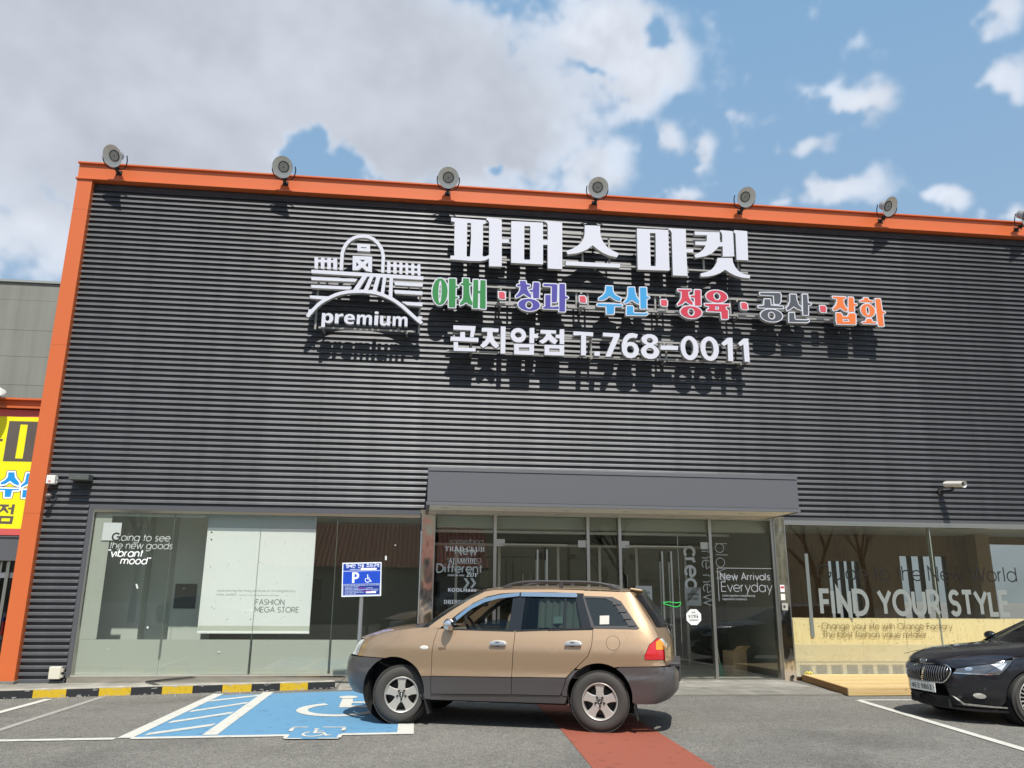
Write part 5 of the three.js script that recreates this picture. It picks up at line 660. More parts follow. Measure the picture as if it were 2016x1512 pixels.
// ---- the gold SUV
{
  const B = 0.32255, fr = [-0.1844, 0, 5.033], W0 = 0.9;
  const car = thing('suv', 'champagne gold SUV with dark grey lower body parked across the entrance', 'car', [fr[0] + Math.sin(B) * W0, 0.0, fr[2] - Math.cos(B) * W0], -B);
  const gold = phys(lin(0.44, 0.305, 0.19), { metalness: 0.65, roughness: 0.46, clearcoat: 1, clearcoatRoughness: 0.06 }); gold.side = THREE.DoubleSide;
  const clad = phys(lin(0.105, 0.096, 0.096), { metalness: 0.35, roughness: 0.44, clearcoat: 0.4, clearcoatRoughness: 0.2, side: THREE.DoubleSide });
  const K = new Skin({ xf: 0.15, xr: 2.85, nf: 2.5, nr: 5,
    nose: [[0.3, -0.85], [0.42, -0.95], [0.55, -0.985], [0.72, -0.985], [0.80, -0.95], [0.86, -0.90], [0.95, -0.87], [1.02, -0.81], [1.08, -0.68], [1.3, -0.6]],
    tail: [[0.3, 3.38], [0.40, 3.50], [0.5, 3.57], [0.72, 3.585], [0.79, 3.53], [0.83, 3.49], [1.1, 3.48], [1.25, 3.40], [1.70, 3.11]],
    half: [[0.25, 0.865], [0.40, 0.898], [0.54, 0.916], [0.595, 0.926], [0.625, 0.930], [0.685, 0.917], [0.80, 0.922], [0.935, 0.926], [0.975, 0.917], [1.08, 0.890], [1.17, 0.862], [1.21, 0.850], [1.70, 0.665], [1.9, 0.6]] });
  const sides = (name, outline, mat, opt = {}, sub) => [1, -1].map((s) => { const m = part(name, K.panel(outline, { ...opt, side: s }), mat, car); if (sub) sub(m, s); return m; });
  const fa = [-0.075, 0.425, 0.425, 0.405], ra = [2.62, 0.425, 0.405, 0.388];   // wheel arches
  const G = 0.0035;
  const fArc = (a0, a1) => arc(...fa, a0, a1, 22), rArc = (a0, a1) => arc(...ra, a0, a1, 22);
  const hoodEdge = [[-0.60, 1.030], [-0.43, 1.083], [-0.22, 1.132], [0.0, 1.170], [0.22, 1.196], [0.36, 1.20], [0.50, 1.192]];
  sides('front_fender', [...hoodEdge, [0.455, 1.03], [0.442, 0.87], [0.440, 0.605], ...fArc(25, 108), [-0.45, 0.815], [-0.685, 0.818], [-0.640, 0.92]], gold, {}, (m, s) => {
    const sm = part('side_marker', new THREE.SphereGeometry(0.045, 24, 12).scale(1.3, 0.62, 0.25), std(lin(0.72, 0.70, 0.64), 0.3), m, [0.335, 0.95, (K.w(0.335, 0.95) - 0.002) * s]); });
  sides('front_door', [[0.506, 1.190], [0.461, 1.03], [0.448, 0.87], [0.446, 0.607], [1.506, 0.622], [1.536, 1.180]], gold);
  sides('rear_door', [[1.543, 1.181], [1.513, 0.623], [2.205, 0.634], [2.27, 0.70], [2.365, 0.786], [2.48, 0.897], [2.53, 1.03], [2.545, 1.232]], gold);
  const qwin = [[2.43, 1.60], [2.775, 1.592], [2.86, 1.54], [2.93, 1.44], [3.075, 1.255], [2.56, 1.252]];
  sides('quarter_panel', [[2.552, 1.234], [2.537, 1.03], [2.488, 0.895], [2.372, 0.782], [2.335, 0.742], ...rArc(127, 62), [2.85, 0.775], [3.30, 0.792], [3.43, 0.795], [3.43, 0.862], [3.186, 0.864], [3.184, 0.912], [3.246, 1.045], [3.352, 1.128], [3.36, 1.13], [3.29, 1.295], [3.16, 1.50], [3.02, 1.672], [2.40, 1.69], [2.42, 1.62]], gold, { holes: [qwin.map(([x, y]) => [x, y])] }, (m, s) => {
    part('fuel_flap', (() => { const g = K.panel(arc(2.80, 1.057, 0.083, 0.083, 0, 345, 24), { off: 0.0015, side: s, edge: 0.05 }); return g; })(), gold, m);
    if (s > 0) { const ring = []; const c = arc(2.80, 1.057, 0.0845, 0.0845, 0, 360, 40).map(([x, y]) => new THREE.Vector3(x, y, K.w(x, y) + 0.001)); ring.push(new THREE.TubeGeometry(new THREE.CatmullRomCurve3(c, true), 60, 0.0022, 5)); part('flap_gap', ring, M.seam, m); } });
  // two-tone cladding
  sides('front_bumper', [[-0.985, 0.80], [-0.985, 0.70], [-0.985, 0.55], [-0.95, 0.42], [-0.90, 0.36], [-0.74, 0.345], [-0.52, 0.335], ...fArc(194, 112).slice(1), [-0.45, 0.808], [-0.70, 0.806]], clad, { off: 0.014 });
  sides('rear_bumper', [...rArc(58, -8), [3.06, 0.345], [3.30, 0.352], [3.45, 0.40], [3.57, 0.50], [3.585, 0.72], [3.53, 0.780], [3.20, 0.782], [2.88, 0.770]], clad, { off: 0.016 });
  sides('fender_cladding', [[0.440, 0.598], [0.440, 0.33], [0.33, 0.315], ...fArc(-14, 24)], clad, { off: 0.012 });
  sides('door_cladding', [[0.447, 0.600], [0.447, 0.388], [1.503, 0.412], [1.505, 0.614]], clad, { off: 0.014 }); sides('door_cladding', [[1.512, 0.616], [1.510, 0.413], [2.13, 0.420], [2.165, 0.50], [2.205, 0.626]], clad, { off: 0.014 });
  sides('sill', [[0.440, 0.380], [0.40, 0.315], [1.3, 0.318], [2.18, 0.322], [2.215, 0.40], [2.140, 0.414], [1.505, 0.405]], clad, { off: 0.004 });
  sides('arch_cladding', [[2.212, 0.620], [2.172, 0.50], [2.145, 0.42], [2.218, 0.41], ...rArc(180, 128).slice(1), [2.30, 0.720]], clad, { off: 0.010 });
  // lamps
  M.lampRed = phys(lin(0.55, 0.015, 0.02), { roughness: 0.12, clearcoat: 1 }); M.lampAmber = phys(lin(0.85, 0.30, 0.01), { roughness: 0.12, clearcoat: 1 }); M.lampClear = phys(lin(0.62, 0.63, 0.62), { roughness: 0.15, clearcoat: 1, metalness: 0.3 });
  sides('tail_lamp', [[3.190, 0.868], [3.190, 0.914], [3.250, 1.042], [3.356, 1.122], [3.415, 1.07], [3.455, 0.99], [3.462, 0.868]], M.lampRed, { off: 0.006, edge: 0.04 }, (m, s) => {
    part('indicator', K.panel([[3.325, 0.985], [3.325, 1.075], [3.372, 1.108], [3.415, 1.062], [3.448, 0.985]], { off: 0.009, side: s, edge: 0.03 }), M.lampAmber, m); part('reversing_lens', K.panel([[3.372, 1.112], [3.40, 1.118], [3.455, 1.05], [3.452, 0.998]], { off: 0.0065, side: s, edge: 0.03 }), M.lampClear, m); });
  sides('headlight', [[-0.605, 1.026], [-0.645, 0.92], [-0.688, 0.822], [-0.90, 0.822], [-0.885, 0.91], [-0.80, 0.995]], M.lampClear, { off: 0.003, edge: 0.04 });
  part('grille', K.panel([K.front(0.34, 0.835), K.front(0.34, 0.95), K.front(0.001, 0.96), K.front(0.001, 0.835)], { off: 0.006, edge: 0.04 }), M.plastic, car); part('grille', K.panel([K.front(0.34, 0.835), K.front(0.34, 0.95), K.front(0.001, 0.96), K.front(0.001, 0.835)], { off: 0.006, edge: 0.04, side: -1 }), M.plastic, car);
  // bonnet, screen, roof, tailgate
  const E = (x, y, dx, dy) => [x, y, K.w(x, y), x + dx, y + dy];
  const hood = part('bonnet', across(resample([E(-0.60, 1.030, -0.24, 0.0), E(-0.43, 1.083, -0.20, 0.022), E(-0.22, 1.132, -0.19, 0.035), E(0.0, 1.170, -0.18, 0.036), E(0.20, 1.194, -0.18, 0.030)], 16), 0.001, 0.004, 20, 2.6), gold, car);
  part('cowl', across([E(0.20, 1.188, -0.18, 0.030), E(0.30, 1.178, -0.18, 0.012), E(0.36, 1.165, -0.16, 0.03)], 0, 0, 14, 2.6), M.plastic, car);
  const scr = [[0.27, 1.155, 0.815, 0.08, 1.19], [0.42, 1.262, 0.79, 0.25, 1.315], [0.66, 1.425, 0.745, 0.52, 1.49], [0.90, 1.575, 0.705, 0.80, 1.635], [1.10, 1.675, 0.665, 1.03, 1.715]];
  part('windscreen', across(resample(scr, 14), 0.0, 0.0, 16, 2.2), M.carGlassLight, car);
  part('roof', across(resample([[1.10, 1.680, 0.665, 1.03, 1.722], [1.4, 1.705, 0.662, 1.38, 1.752], [2.0, 1.712, 0.662, 2.0, 1.760], [2.6, 1.700, 0.662, 2.62, 1.748], [3.00, 1.678, 0.64, 3.10, 1.715]], 20), 0, 0, 18, 2.4), gold, car);
  const rear = [[3.02, 1.672, 0.645, 3.14, 1.70], [3.16, 1.50, 0.70, 3.28, 1.515], [3.29, 1.295, 0.745, 3.42, 1.30], [3.362, 1.13, 0.775, 3.50, 1.13], [3.43, 0.98, 0.80, 3.53, 0.98], [3.43, 0.79, 0.80, 3.53, 0.79]];
  part('tailgate', across(resample(rear, 24), 0, 0, 18, 2.4), gold, car);
  part('rear_window', across(resample([[3.075, 1.632, 0.625, 3.195, 1.655], [3.185, 1.50, 0.665, 3.300, 1.512], [3.30, 1.31, 0.70, 3.425, 1.315], [3.335, 1.235, 0.71, 3.462, 1.24]], 12), 0.004, 0, 16, 2.4), M.blackGloss, car);
  part('roof_spoiler', [rbox(0.16, 0.03, 1.16, 0.012).rotateZ(R(-8)).translate(3.09, 1.705, 0)], gold, car);
  part('rear_wiper', [bar([3.46, 1.28, 0.25], [3.49, 1.24, 0.0], 0.012), rbox(0.07, 0.05, 0.09, 0.012).translate(3.50, 1.235, 0)], M.plastic, car);
  part('bumper_step', [rbox(0.14, 0.06, 1.15, 0.02).translate(3.54, 0.79, 0), rbox(0.05, 0.20, 0.9, 0.02).translate(3.585, 0.68, 0)], M.plastic, car); 
  for (const s of [1, -1]) part('rear_reflector', rbox(0.03, 0.05, 0.14, 0.01).translate(3.535, 0.545, 0.62 * s), M.lampRed, car);
  part('tow_hook', bar([3.42, 0.36, 0.3], [3.47, 0.42, 0.3], 0.018), M.plastic, car);
  // side windows: painted cant rail, black door frames with openings, glass
  const cant = [[0.255, 1.150], [0.36, 1.205], [0.46, 1.285], [0.66, 1.425], [0.90, 1.575], [1.08, 1.668], [1.22, 1.690], [1.5, 1.700], [2.0, 1.704], [2.415, 1.694], [2.405, 1.655], [2.0, 1.668], [1.55, 1.663], [1.30, 1.645], [1.12, 1.605], [0.94, 1.520], [0.75, 1.385], [0.60, 1.262], [0.52, 1.196], [0.40, 1.198]];
  sides('cant_rail', cant, gold, { off: 0.002 });
  const wF = [[0.705, 1.190], [0.735, 1.285], [0.875, 1.413], [1.07, 1.535], [1.29, 1.598], [1.478, 1.612], [1.452, 1.192]], wR = [[1.645, 1.610], [1.615, 1.196], [2.165, 1.215], [2.165, 1.607]], wR2 = [[2.190, 1.216], [2.405, 1.228], [2.355, 1.415], [2.31, 1.604], [2.190, 1.606]];
  sides('door_frame', [[0.605, 1.176], [1.52, 1.166], [1.56, 1.166], [2.55, 1.205], [2.54, 1.240], [2.415, 1.65], [2.0, 1.664], [1.55, 1.659], [1.30, 1.641], [1.12, 1.601], [0.94, 1.516], [0.75, 1.381], [0.60, 1.258]], M.blackGloss, { holes: [wF, wR, wR2], edge: 0.05 });
  sides('front_window', [[0.70, 1.187], [0.73, 1.29], [0.872, 1.418], [1.068, 1.540], [1.29, 1.603], [1.483, 1.617], [1.46, 1.30], [1.30, 1.315], [1.10, 1.285], [0.95, 1.20], [0.93, 1.187]].slice(6).concat([[1.457, 1.188]]), M.carGlass, { off: -0.012, edge: 0.05 });
  sides('rear_door_window', [[1.64, 1.615], [1.61, 1.192], [2.17, 1.211], [2.17, 1.612]], M.carGlass, { off: -0.010, edge: 0.05 }); sides('rear_door_window', [[2.185, 1.212], [2.41, 1.224], [2.36, 1.415], [2.315, 1.609], [2.185, 1.611]], M.carGlass, { off: -0.010, edge: 0.05 });
  sides('quarter_window', [[2.425, 1.605], [2.78, 1.597], [2.865, 1.545], [2.935, 1.443], [3.082, 1.251], [2.555, 1.247]], phys(lin(0.10, 0.125, 0.13), { transmission: 0.75, roughness: 0.02, thickness: 0 }), { off: -0.004, edge: 0.05 }, (m, s) => {
    part('window_surround', K.panel([[2.40, 1.625], [2.79, 1.615], [2.90, 1.56], [3.13, 1.235], [3.10, 1.222], [2.53, 1.225]], { holes: [[[2.43, 1.60], [2.70, 1.594], [2.79, 1.55], [2.86, 1.46], [3.00, 1.262], [2.56, 1.257]]], off: 0.004, side: s, edge: 0.05 }), M.plastic, m);
    for (const [x, y] of [[2.855, 1.53], [2.925, 1.44], [2.985, 1.355], [3.045, 1.275]]) part('louvre', K.panel([[x - 0.055, y - 0.012], [x + 0.045, y - 0.008], [x + 0.045, y + 0.006], [x - 0.055, y + 0.002]], { off: 0.016, side: s, edge: 0.05 }), M.plastic, m); });
  sides('wind_deflector', [[0.72, 1.335], [0.90, 1.487], [1.09, 1.583], [1.29, 1.630], [1.565, 1.664], [1.563, 1.615], [1.29, 1.582], [1.10, 1.532], [0.92, 1.440], [0.745, 1.295]], M.chrome, { off: 0.022, edge: 0.05 }); sides('wind_deflector', [[1.585, 1.665], [2.30, 1.662], [2.335, 1.64], [2.33, 1.607], [1.585, 1.612]], M.chrome, { off: 0.022, edge: 0.05 });
  sides('belt_moulding', [[0.60, 1.196], [1.53, 1.186], [1.53, 1.172], [0.60, 1.182]], M.rubber, { off: 0.006 }); sides('belt_moulding', [[1.55, 1.186], [2.55, 1.240], [2.55, 1.226], [1.55, 1.172]], M.rubber, { off: 0.006 });
  // mirrors, handles, roof rails, flaps
  for (const s of [1, -1]) {
    const mir = part('wing_mirror', [new THREE.SphereGeometry(0.095, 24, 16).scale(0.72, 0.86, 1.05).translate(0.665, 1.245, (K.w(0.66, 1.22) + 0.10) * s), bar([0.68, 1.19, K.w(0.68, 1.19) * s], [0.67, 1.21, (K.w(0.68, 1.19) + 0.08) * s], 0.03)], M.chrome, car); part('mirror_cap', new THREE.SphereGeometry(0.098, 24, 16, Math.PI / 2, Math.PI).scale(0.6, 0.86, 1.05).rotateY(Math.PI).translate(0.685, 1.245, (K.w(0.66, 1.22) + 0.105) * s), M.chrome, mir);
    for (const x of [1.325, 2.30]) { const y = x < 2 ? 1.012 : 1.028, z = K.w(x, y); const h = part('door_handle', new THREE.CapsuleGeometry(0.017, 0.185, 6, 14).rotateZ(Math.PI / 2).translate(x, y, (z + 0.028) * s), M.chrome, car); part('handle_recess', new THREE.SphereGeometry(0.12, 28, 14).scale(1, 0.42, 0.07).translate(x, y, (z - 0.002) * s), M.alloy, h); part('handle_shade_patch', new THREE.SphereGeometry(0.05, 20, 12).scale(1, 0.72, 0.16).translate(x - 0.01, y - 0.002, (z + 0.002) * s), M.plastic, h); }  // dark oval behind each handle paints in the shade of its hollow
    const rz = 0.56 * s; part('roof_rail', [tube([[1.30, 1.715, rz], [1.42, 1.765, rz], [1.62, 1.798, rz], [2.1, 1.803, rz], [2.55, 1.792, rz], [2.75, 1.755, rz], [2.88, 1.70, rz]], 0.018, 50, 8), rbox(0.07, 0.07, 0.03, 0.01).translate(1.40, 1.735, rz), rbox(0.06, 0.08, 0.03, 0.01).translate(2.10, 1.765, rz), rbox(0.16, 0.06, 0.03, 0.01).rotateZ(R(-25)).translate(2.80, 1.725, rz)], M.plastic, car);
    part('mud_flap', rbox(0.02, 0.26, 0.22, 0.008).rotateZ(R(16)).translate(0.37, 0.26, 0.79 * s), M.rubber, car); part('mud_flap', rbox(0.02, 0.24, 0.22, 0.008).rotateZ(R(10)).translate(3.06, 0.27, 0.79 * s), M.rubber, car);
    part('wiper', [bar([0.24, 1.215, 0.55 * s], [0.14, 1.235, 0.05 * s], 0.010), bar([0.30, 1.19, 0.60 * s], [0.22, 1.22, 0.5 * s], 0.014)], M.rubber, car);
  }
  sides('badge', [[0.53, 0.935], [0.53, 0.960], [0.63, 0.962], [0.63, 0.937]].map(([x, y]) => [x, y]), std(lin(0.30, 0.20, 0.12), 0.3, 0.8), { off: 0.0035, edge: 0.2 });
  // structure behind the panels
  part('inner_shell', (() => { const sec = [[-0.55, 0.60, 0.62], [-0.2, 0.95, 0.62]], g = [box(-0.58, 0.42, 0.62, 1.0, -0.60, 0.60), box(0.42, 2.2, 0.30, 0.62, -0.85, 0.85), box(2.95, 3.36, 0.42, 0.95, -0.68, 0.68), box(0.44, 0.52, 0.62, 1.10, -0.84, 0.84), box(2.18, 3.0, 0.86, 0.90, -0.84, 0.84), box(0.44, 2.5, 0.621, 1.02, 0.852, 0.868), box(0.44, 2.5, 0.621, 1.02, -0.868, -0.852)]; return g; })(), M.seam, car);
  for (const s of [1, -1]) for (const [x, rad] of [[-0.075, 0.42], [2.62, 0.40]]) { const c = new THREE.CylinderGeometry(rad, rad, 0.30, 36, 1, true, -Math.PI / 2 - 0.6, Math.PI + 1.2).rotateX(Math.PI / 2); const liner = part('wheel_liner', [c.translate(x, 0.425, 0.745 * s)], std(lin(0.006, 0.006, 0.007), 0.95, 0, { side: THREE.DoubleSide }), car); part('liner_back', box(x - 0.40, x + 0.40, 0.20, 0.80, 0.585 * s - 0.004, 0.585 * s + 0.004), M.seam, liner); }
  for (const s of [1, -1]) part('splash_guard', box(-0.50, -0.46, 0.26, 0.58, 0.66 * s - 0.14, 0.66 * s + 0.14), M.seam, car);
  part('axle', [bar([0, 0.36, -0.7], [0, 0.36, 0.7], 0.05), bar([2.62, 0.36, -0.7], [2.62, 0.36, 0.7], 0.06), box(0.5, 2.4, 0.27, 0.299, -0.35, 0.35), bar([2.9, 0.32, -0.3], [3.4, 0.34, -0.4], 0.08)], M.seam, car);
  // cabin
  const seat = (x, z) => part('seat', [rbox(0.50, 0.16, 0.50, 0.06).translate(x, 0.78, z), rbox(0.15, 0.62, 0.48, 0.06).rotateZ(R(-14)).translate(x + 0.30, 1.10, z), rbox(0.10, 0.18, 0.26, 0.05).translate(x + 0.40, 1.48, z)], M.seat, car);
  seat(1.10, 0.38); seat(1.10, -0.38); part('rear_seat', [rbox(0.5, 0.16, 1.3, 0.06).translate(2.0, 0.80, 0), rbox(0.15, 0.60, 1.3, 0.06).rotateZ(R(-14)).translate(2.32, 1.10, 0), rbox(0.10, 0.16, 0.26, 0.05).translate(2.42, 1.46, 0.38), rbox(0.10, 0.16, 0.26, 0.05).translate(2.42, 1.46, -0.38)], M.seat, car);
  part('dashboard', [rbox(0.42, 0.26, 1.5, 0.08).translate(0.52, 1.03, 0)], M.cabin, car); const sw = part('steering_wheel', [new THREE.TorusGeometry(0.185, 0.018, 10, 36), new THREE.CylinderGeometry(0.06, 0.06, 0.03, 20).rotateX(Math.PI / 2), bar([-0.18, 0, 0], [0.18, 0, 0], 0.014), bar([0, 0, 0], [0, -0.18, 0], 0.014)], M.rubber, car, [0.84, 1.17, 0.37]); sw.rotation.set(R(-28), R(90), 0, 'YXZ');
  part('headliner', across([[1.12, 1.64, 0.60, 1.08, 1.68], [2.0, 1.66, 0.60, 2, 1.71], [2.95, 1.64, 0.58, 3.0, 1.67]], 0, 0, 8), std(lin(0.34, 0.30, 0.24), 0.9, 0, { side: THREE.DoubleSide }), car);
  part('rear_mirror', rbox(0.03, 0.07, 0.22, 0.012).translate(0.93, 1.50, 0.0), M.rubber, car);
  // curtain and stickers in the rear windows
  const cur = new THREE.PlaneGeometry(0.56, 0.38, 60, 1), cp = cur.attributes.position; for (let i = 0; i < cp.count; i++) cp.setZ(i, 0.012 * Math.sin(cp.getX(i) * 70) + 0.006 * Math.sin(cp.getX(i) * 31)); cur.computeVertexNormals();
  for (const s of [1]) { const c = part('curtain', cur, phys(lin(0.55, 0.56, 0.52), { transmission: 0.3, roughness: 0.9, thickness: 0, side: THREE.DoubleSide }), car, [2.10, 1.40, 0.735 * s]); c.rotation.x = R(-19); }
  sides('window_sticker', [[2.03, 1.275], [2.15, 1.28], [2.15, 1.365], [2.03, 1.36]], std(lin(0.50, 0.62, 0.58), 0.6), { off: -0.0125, edge: 0.2 }).slice(1).forEach((m) => car.remove(m)); sides('window_sticker', [[2.63, 1.275], [2.75, 1.28], [2.75, 1.385], [2.63, 1.38]], std(lin(0.55, 0.53, 0.47), 0.6), { off: -0.0015, edge: 0.2 }).slice(1).forEach((m) => car.remove(m));
  wheel(car, [0.0, 0.36, 0.79], R(21), {}); wheel(car, [2.62, 0.36, 0.79], 0, {}); wheel(car, [0.0, 0.36, -0.79], R(21), { side: -1 }); wheel(car, [2.62, 0.36, -0.79], 0, { side: -1 });
}
// ---- the dark sedan at the right edge
{
  const T = R(3), W0 = 0;   // nose points along -x
  const car = thing('sedan', 'dark blue-black sedan with chrome grille, cut by the right edge of the photo', 'car', [8.17, 0, 4.86], T);
  const navy = phys(lin(0.016, 0.017, 0.024), { metalness: 0.5, roughness: 0.30, clearcoat: 1, clearcoatRoughness: 0.03, side: THREE.DoubleSide });
  const K = new Skin({ xf: 0.10, xr: 3.1, nf: 2.35, nr: 3.5,
    nose: [[0.15, -0.82], [0.24, -0.92], [0.38, -0.965], [0.60, -0.965], [0.69, -0.945], [0.76, -0.89], [0.83, -0.76], [0.90, -0.55], [1.0, -0.3]],
    tail: [[0.2, 3.92], [0.35, 3.99], [0.7, 4.01], [0.95, 3.97], [1.1, 3.9], [1.45, 3.3]],
    half: [[0.15, 0.85], [0.35, 0.915], [0.55, 0.935], [0.72, 0.930], [0.80, 0.918], [0.90, 0.895], [0.98, 0.862], [1.0, 0.855], [1.42, 0.60], [1.6, 0.5]] });
  const sides = (name, outline, mat, opt = {}, sub) => [1, -1].map((s) => { const m = part(name, K.panel(outline, { ...opt, side: s }), mat, car); if (sub) sub(m, s); return m; });
  const fa = [0, 0.345, 0.385, 0.37], ra = [2.855, 0.345, 0.385, 0.37], fArc = (a, b) => arc(...fa, a, b, 22), rArc = (a, b) => arc(...ra, a, b, 22), F = (l, y) => K.front(l, y);
  const gap = M.seam; M.alloyDark = std(lin(0.42, 0.42, 0.43), 0.25, 0.9);
  sides('front_bumper', [F(0.001, 0.66), F(0.20, 0.662), F(0.44, 0.664), F(0.50, 0.640), F(0.66, 0.632), F(0.82, 0.636), [-0.42, 0.648], [-0.375, 0.62], ...fArc(141, 186), [-0.45, 0.20], [-0.70, 0.175], F(0.55, 0.17), F(0.001, 0.17)], navy, { edge: 0.05 }, (m, s) => {
    part('lower_grille', K.panel([F(0.001, 0.335), F(0.46, 0.325), F(0.50, 0.25), F(0.30, 0.215), F(0.001, 0.215)], { off: 0.004, side: s, edge: 0.05 }), M.rubber, m);
    part('fog_recess', K.panel([F(0.52, 0.31), F(0.60, 0.42), F(0.82, 0.445), F(0.845, 0.40), F(0.80, 0.29), F(0.66, 0.265)], { off: 0.004, side: s, edge: 0.04 }), M.rubber, m);
    part('fog_lamp', K.panel([...Array.from({ length: 22 }, (_, i) => { const a = i / 22 * 2 * Math.PI; return F(0.705 + 0.046 * Math.cos(a), 0.37 + 0.036 * Math.sin(a)); })], { off: 0.016, side: s, edge: 0.03 }), phys(lin(0.70, 0.68, 0.62), { roughness: 0.12, metalness: 0.5, clearcoat: 1 }), m);
    part('chrome_blade', K.panel([F(0.44, 0.345), F(0.47, 0.345), F(0.545, 0.262), F(0.86, 0.225), F(0.865, 0.205), F(0.52, 0.235)], { off: 0.014, side: s, edge: 0.03 }), M.chrome, m);
    part('lip', K.panel([F(0.001, 0.20), F(0.60, 0.195), F(0.88, 0.185), F(0.88, 0.165), F(0.60, 0.16), F(0.001, 0.16)], { off: 0.02, side: s, edge: 0.05 }), M.plastic, m); });
  // grille: dark recess, hexagon chrome surround, slats
  const hex = (k, y0, y1, ym) => [[0, y1], [0.40 * k, y1 - 0.005], [0.47 * k, ym], [0.38 * k, y0 + 0.02], [0.25 * k, y0], [0, y0 - 0.005]];
  const gr = part('grille', mergeGeometries([1, -1].map((s) => clean(K.panel(hex(1, 0.50, 0.735, 0.665).map(([l, y]) => F(Math.max(l, 0.001), y)), { off: 0.010, side: s, edge: 0.04 })))), M.seam, car);
  for (const s of [1, -1]) {
    const fp = (l, y, o) => { const [x] = F(l, y), sx = K.toS(x, y), q = K.at(sx, y), e = 1e-3, a = K.at(sx - e, y), b = K.at(sx + e, y), dx = b[0] - a[0], dz = b[2] - a[2], n = Math.hypot(dx, dz) || 1; return [q[0] - dz / n * o, y, (q[2] + dx / n * o) * s]; };
    part('grille_surround', tube(hex(1, 0.50, 0.735, 0.665).map(([l, y]) => fp(Math.max(l, 0.002), y, 0.018)), 0.010, 60, 6), M.chrome, gr);
    for (let k = 0; k < 12; k++) { const l = 0.020 + k * 0.0365, top = l > 0.40 ? 0.70 : 0.722, bot = l > 0.33 ? 0.52 + (l - 0.33) * 0.9 : 0.512; part('slat', tube([fp(l, top, 0.012), fp(l + 0.006, (top + bot) / 2, 0.030), fp(l, bot, 0.012)], 0.0042, 10, 5), M.alloyDark, gr); }
  }
  const em = part('emblem', [new THREE.TorusGeometry(0.062, 0.006, 8, 36).scale(1, 0.55, 1), ...[-0.03, -0.004, 0.024].map((x) => bar([x - 0.006, -0.018, 0], [x + 0.004, 0.018, 0], 0.004, 6))], M.chrome, car, [-0.925, 0.772, 0]); em.rotation.set(R(-38), R(-90), 0, 'YXZ');
  part('number_plate', rbox(0.012, 0.118, 0.53, 0.004).translate(-0.982, 0.425, 0), std('#e9e9e4', 0.5), car);
  const pl = sheet('plate_print', 0.52, 0.11, 900, (g) => { g.fillStyle = '#e6e6e0'; g.fillRect(0, 0, 0.52, 0.11); g.fillStyle = '#15161a'; label(g, '46', 0.035, 0.022, 0.068, 'bold', 'sans-serif', 0.10); label(g, '9863', 0.235, 0.022, 0.068, 'bold', 'sans-serif', 0.225); g.strokeStyle = '#15161a'; g.lineWidth = 0.008; g.strokeRect(0.155, 0.056, 0.042, 0.026); g.beginPath(); g.moveTo(0.147, 0.028); g.lineTo(0.207, 0.028); g.moveTo(0.176, 0.028); g.lineTo(0.176, 0.052); g.stroke(); g.fillStyle = '#333'; g.fillRect(0.008, 0.05, 0.016, 0.01); g.fillRect(0.495, 0.05, 0.016, 0.01); }, car, [-0.26, -0.055, 0], { opaque: true }); pl.position.set(-0.9895, 0.425, 0); pl.rotation.y = -Math.PI / 2;
  // headlight with bright daytime strip
  sides('headlight', [F(0.50, 0.645), F(0.52, 0.70), F(0.66, 0.745), F(0.80, 0.785), [-0.40, 0.815], [-0.22, 0.835], [-0.28, 0.775], [-0.42, 0.654], F(0.80, 0.642), F(0.62, 0.638)], phys(lin(0.13, 0.14, 0.16), { roughness: 0.06, clearcoat: 1, metalness: 0.5 }), { edge: 0.04 }, (m, s) => {
    part('light_guide', K.panel([F(0.50, 0.652), F(0.80, 0.652), [-0.435, 0.664], [-0.43, 0.650], F(0.80, 0.638), F(0.50, 0.637)], { off: 0.004, side: s, edge: 0.04 }), M.chrome, m);
    part('indicator', K.panel([[-0.49, 0.775], [-0.30, 0.802], [-0.40, 0.70]], { off: 0.004, side: s, edge: 0.04 }), phys(lin(0.72, 0.74, 0.76), { roughness: 0.15, metalness: 0.4, clearcoat: 1 }), m);
    part('projector', K.panel([...Array.from({ length: 18 }, (_, i) => { const a = i / 18 * 2 * Math.PI; return F(0.64 + 0.035 * Math.cos(a), 0.705 + 0.026 * Math.sin(a)); })], { off: 0.004, side: s, edge: 0.03 }), M.chrome, m); });
  const hoodEdge = [[-0.70, 0.795], [-0.50, 0.835], [-0.20, 0.868], [0.10, 0.900], [0.45, 0.935], [0.72, 0.965]];
  sides('front_fender', [[-0.215, 0.838], [-0.27, 0.772], [-0.415, 0.650], [-0.368, 0.612], ...fArc(140, 10), [0.55, 0.41], [0.56, 0.70], [0.74, 0.962], ...hoodEdge.slice(0, -1).reverse().filter(([x]) => x > -0.3), ], navy, { edge: 0.05 });
  sides('front_door', [[0.566, 0.70], [0.556, 0.40], [0.56, 0.22], [1.55, 0.22], [1.57, 0.70], [1.60, 1.0], [0.76, 0.97]], navy); sides('rear_door', [[1.577, 0.70], [1.557, 0.22], [2.46, 0.22], [2.50, 0.42], [2.62, 0.64], [2.75, 1.02], [1.607, 1.0]], navy);
  sides('rear_quarter', [[2.757, 1.02], [2.627, 0.64], [2.51, 0.43], ...rArc(165, 10), [3.3, 0.25], [3.9, 0.28], [4.01, 0.7], [3.97, 0.97], [3.6, 1.03]], navy);
  sides('sill', [[0.40, 0.40], [0.37, 0.20], [2.45, 0.20], [2.47, 0.214], [0.55, 0.214]], navy);
  const E = (x, y, dx, dy) => [x, y, K.w(x, y), x + dx, y + dy];
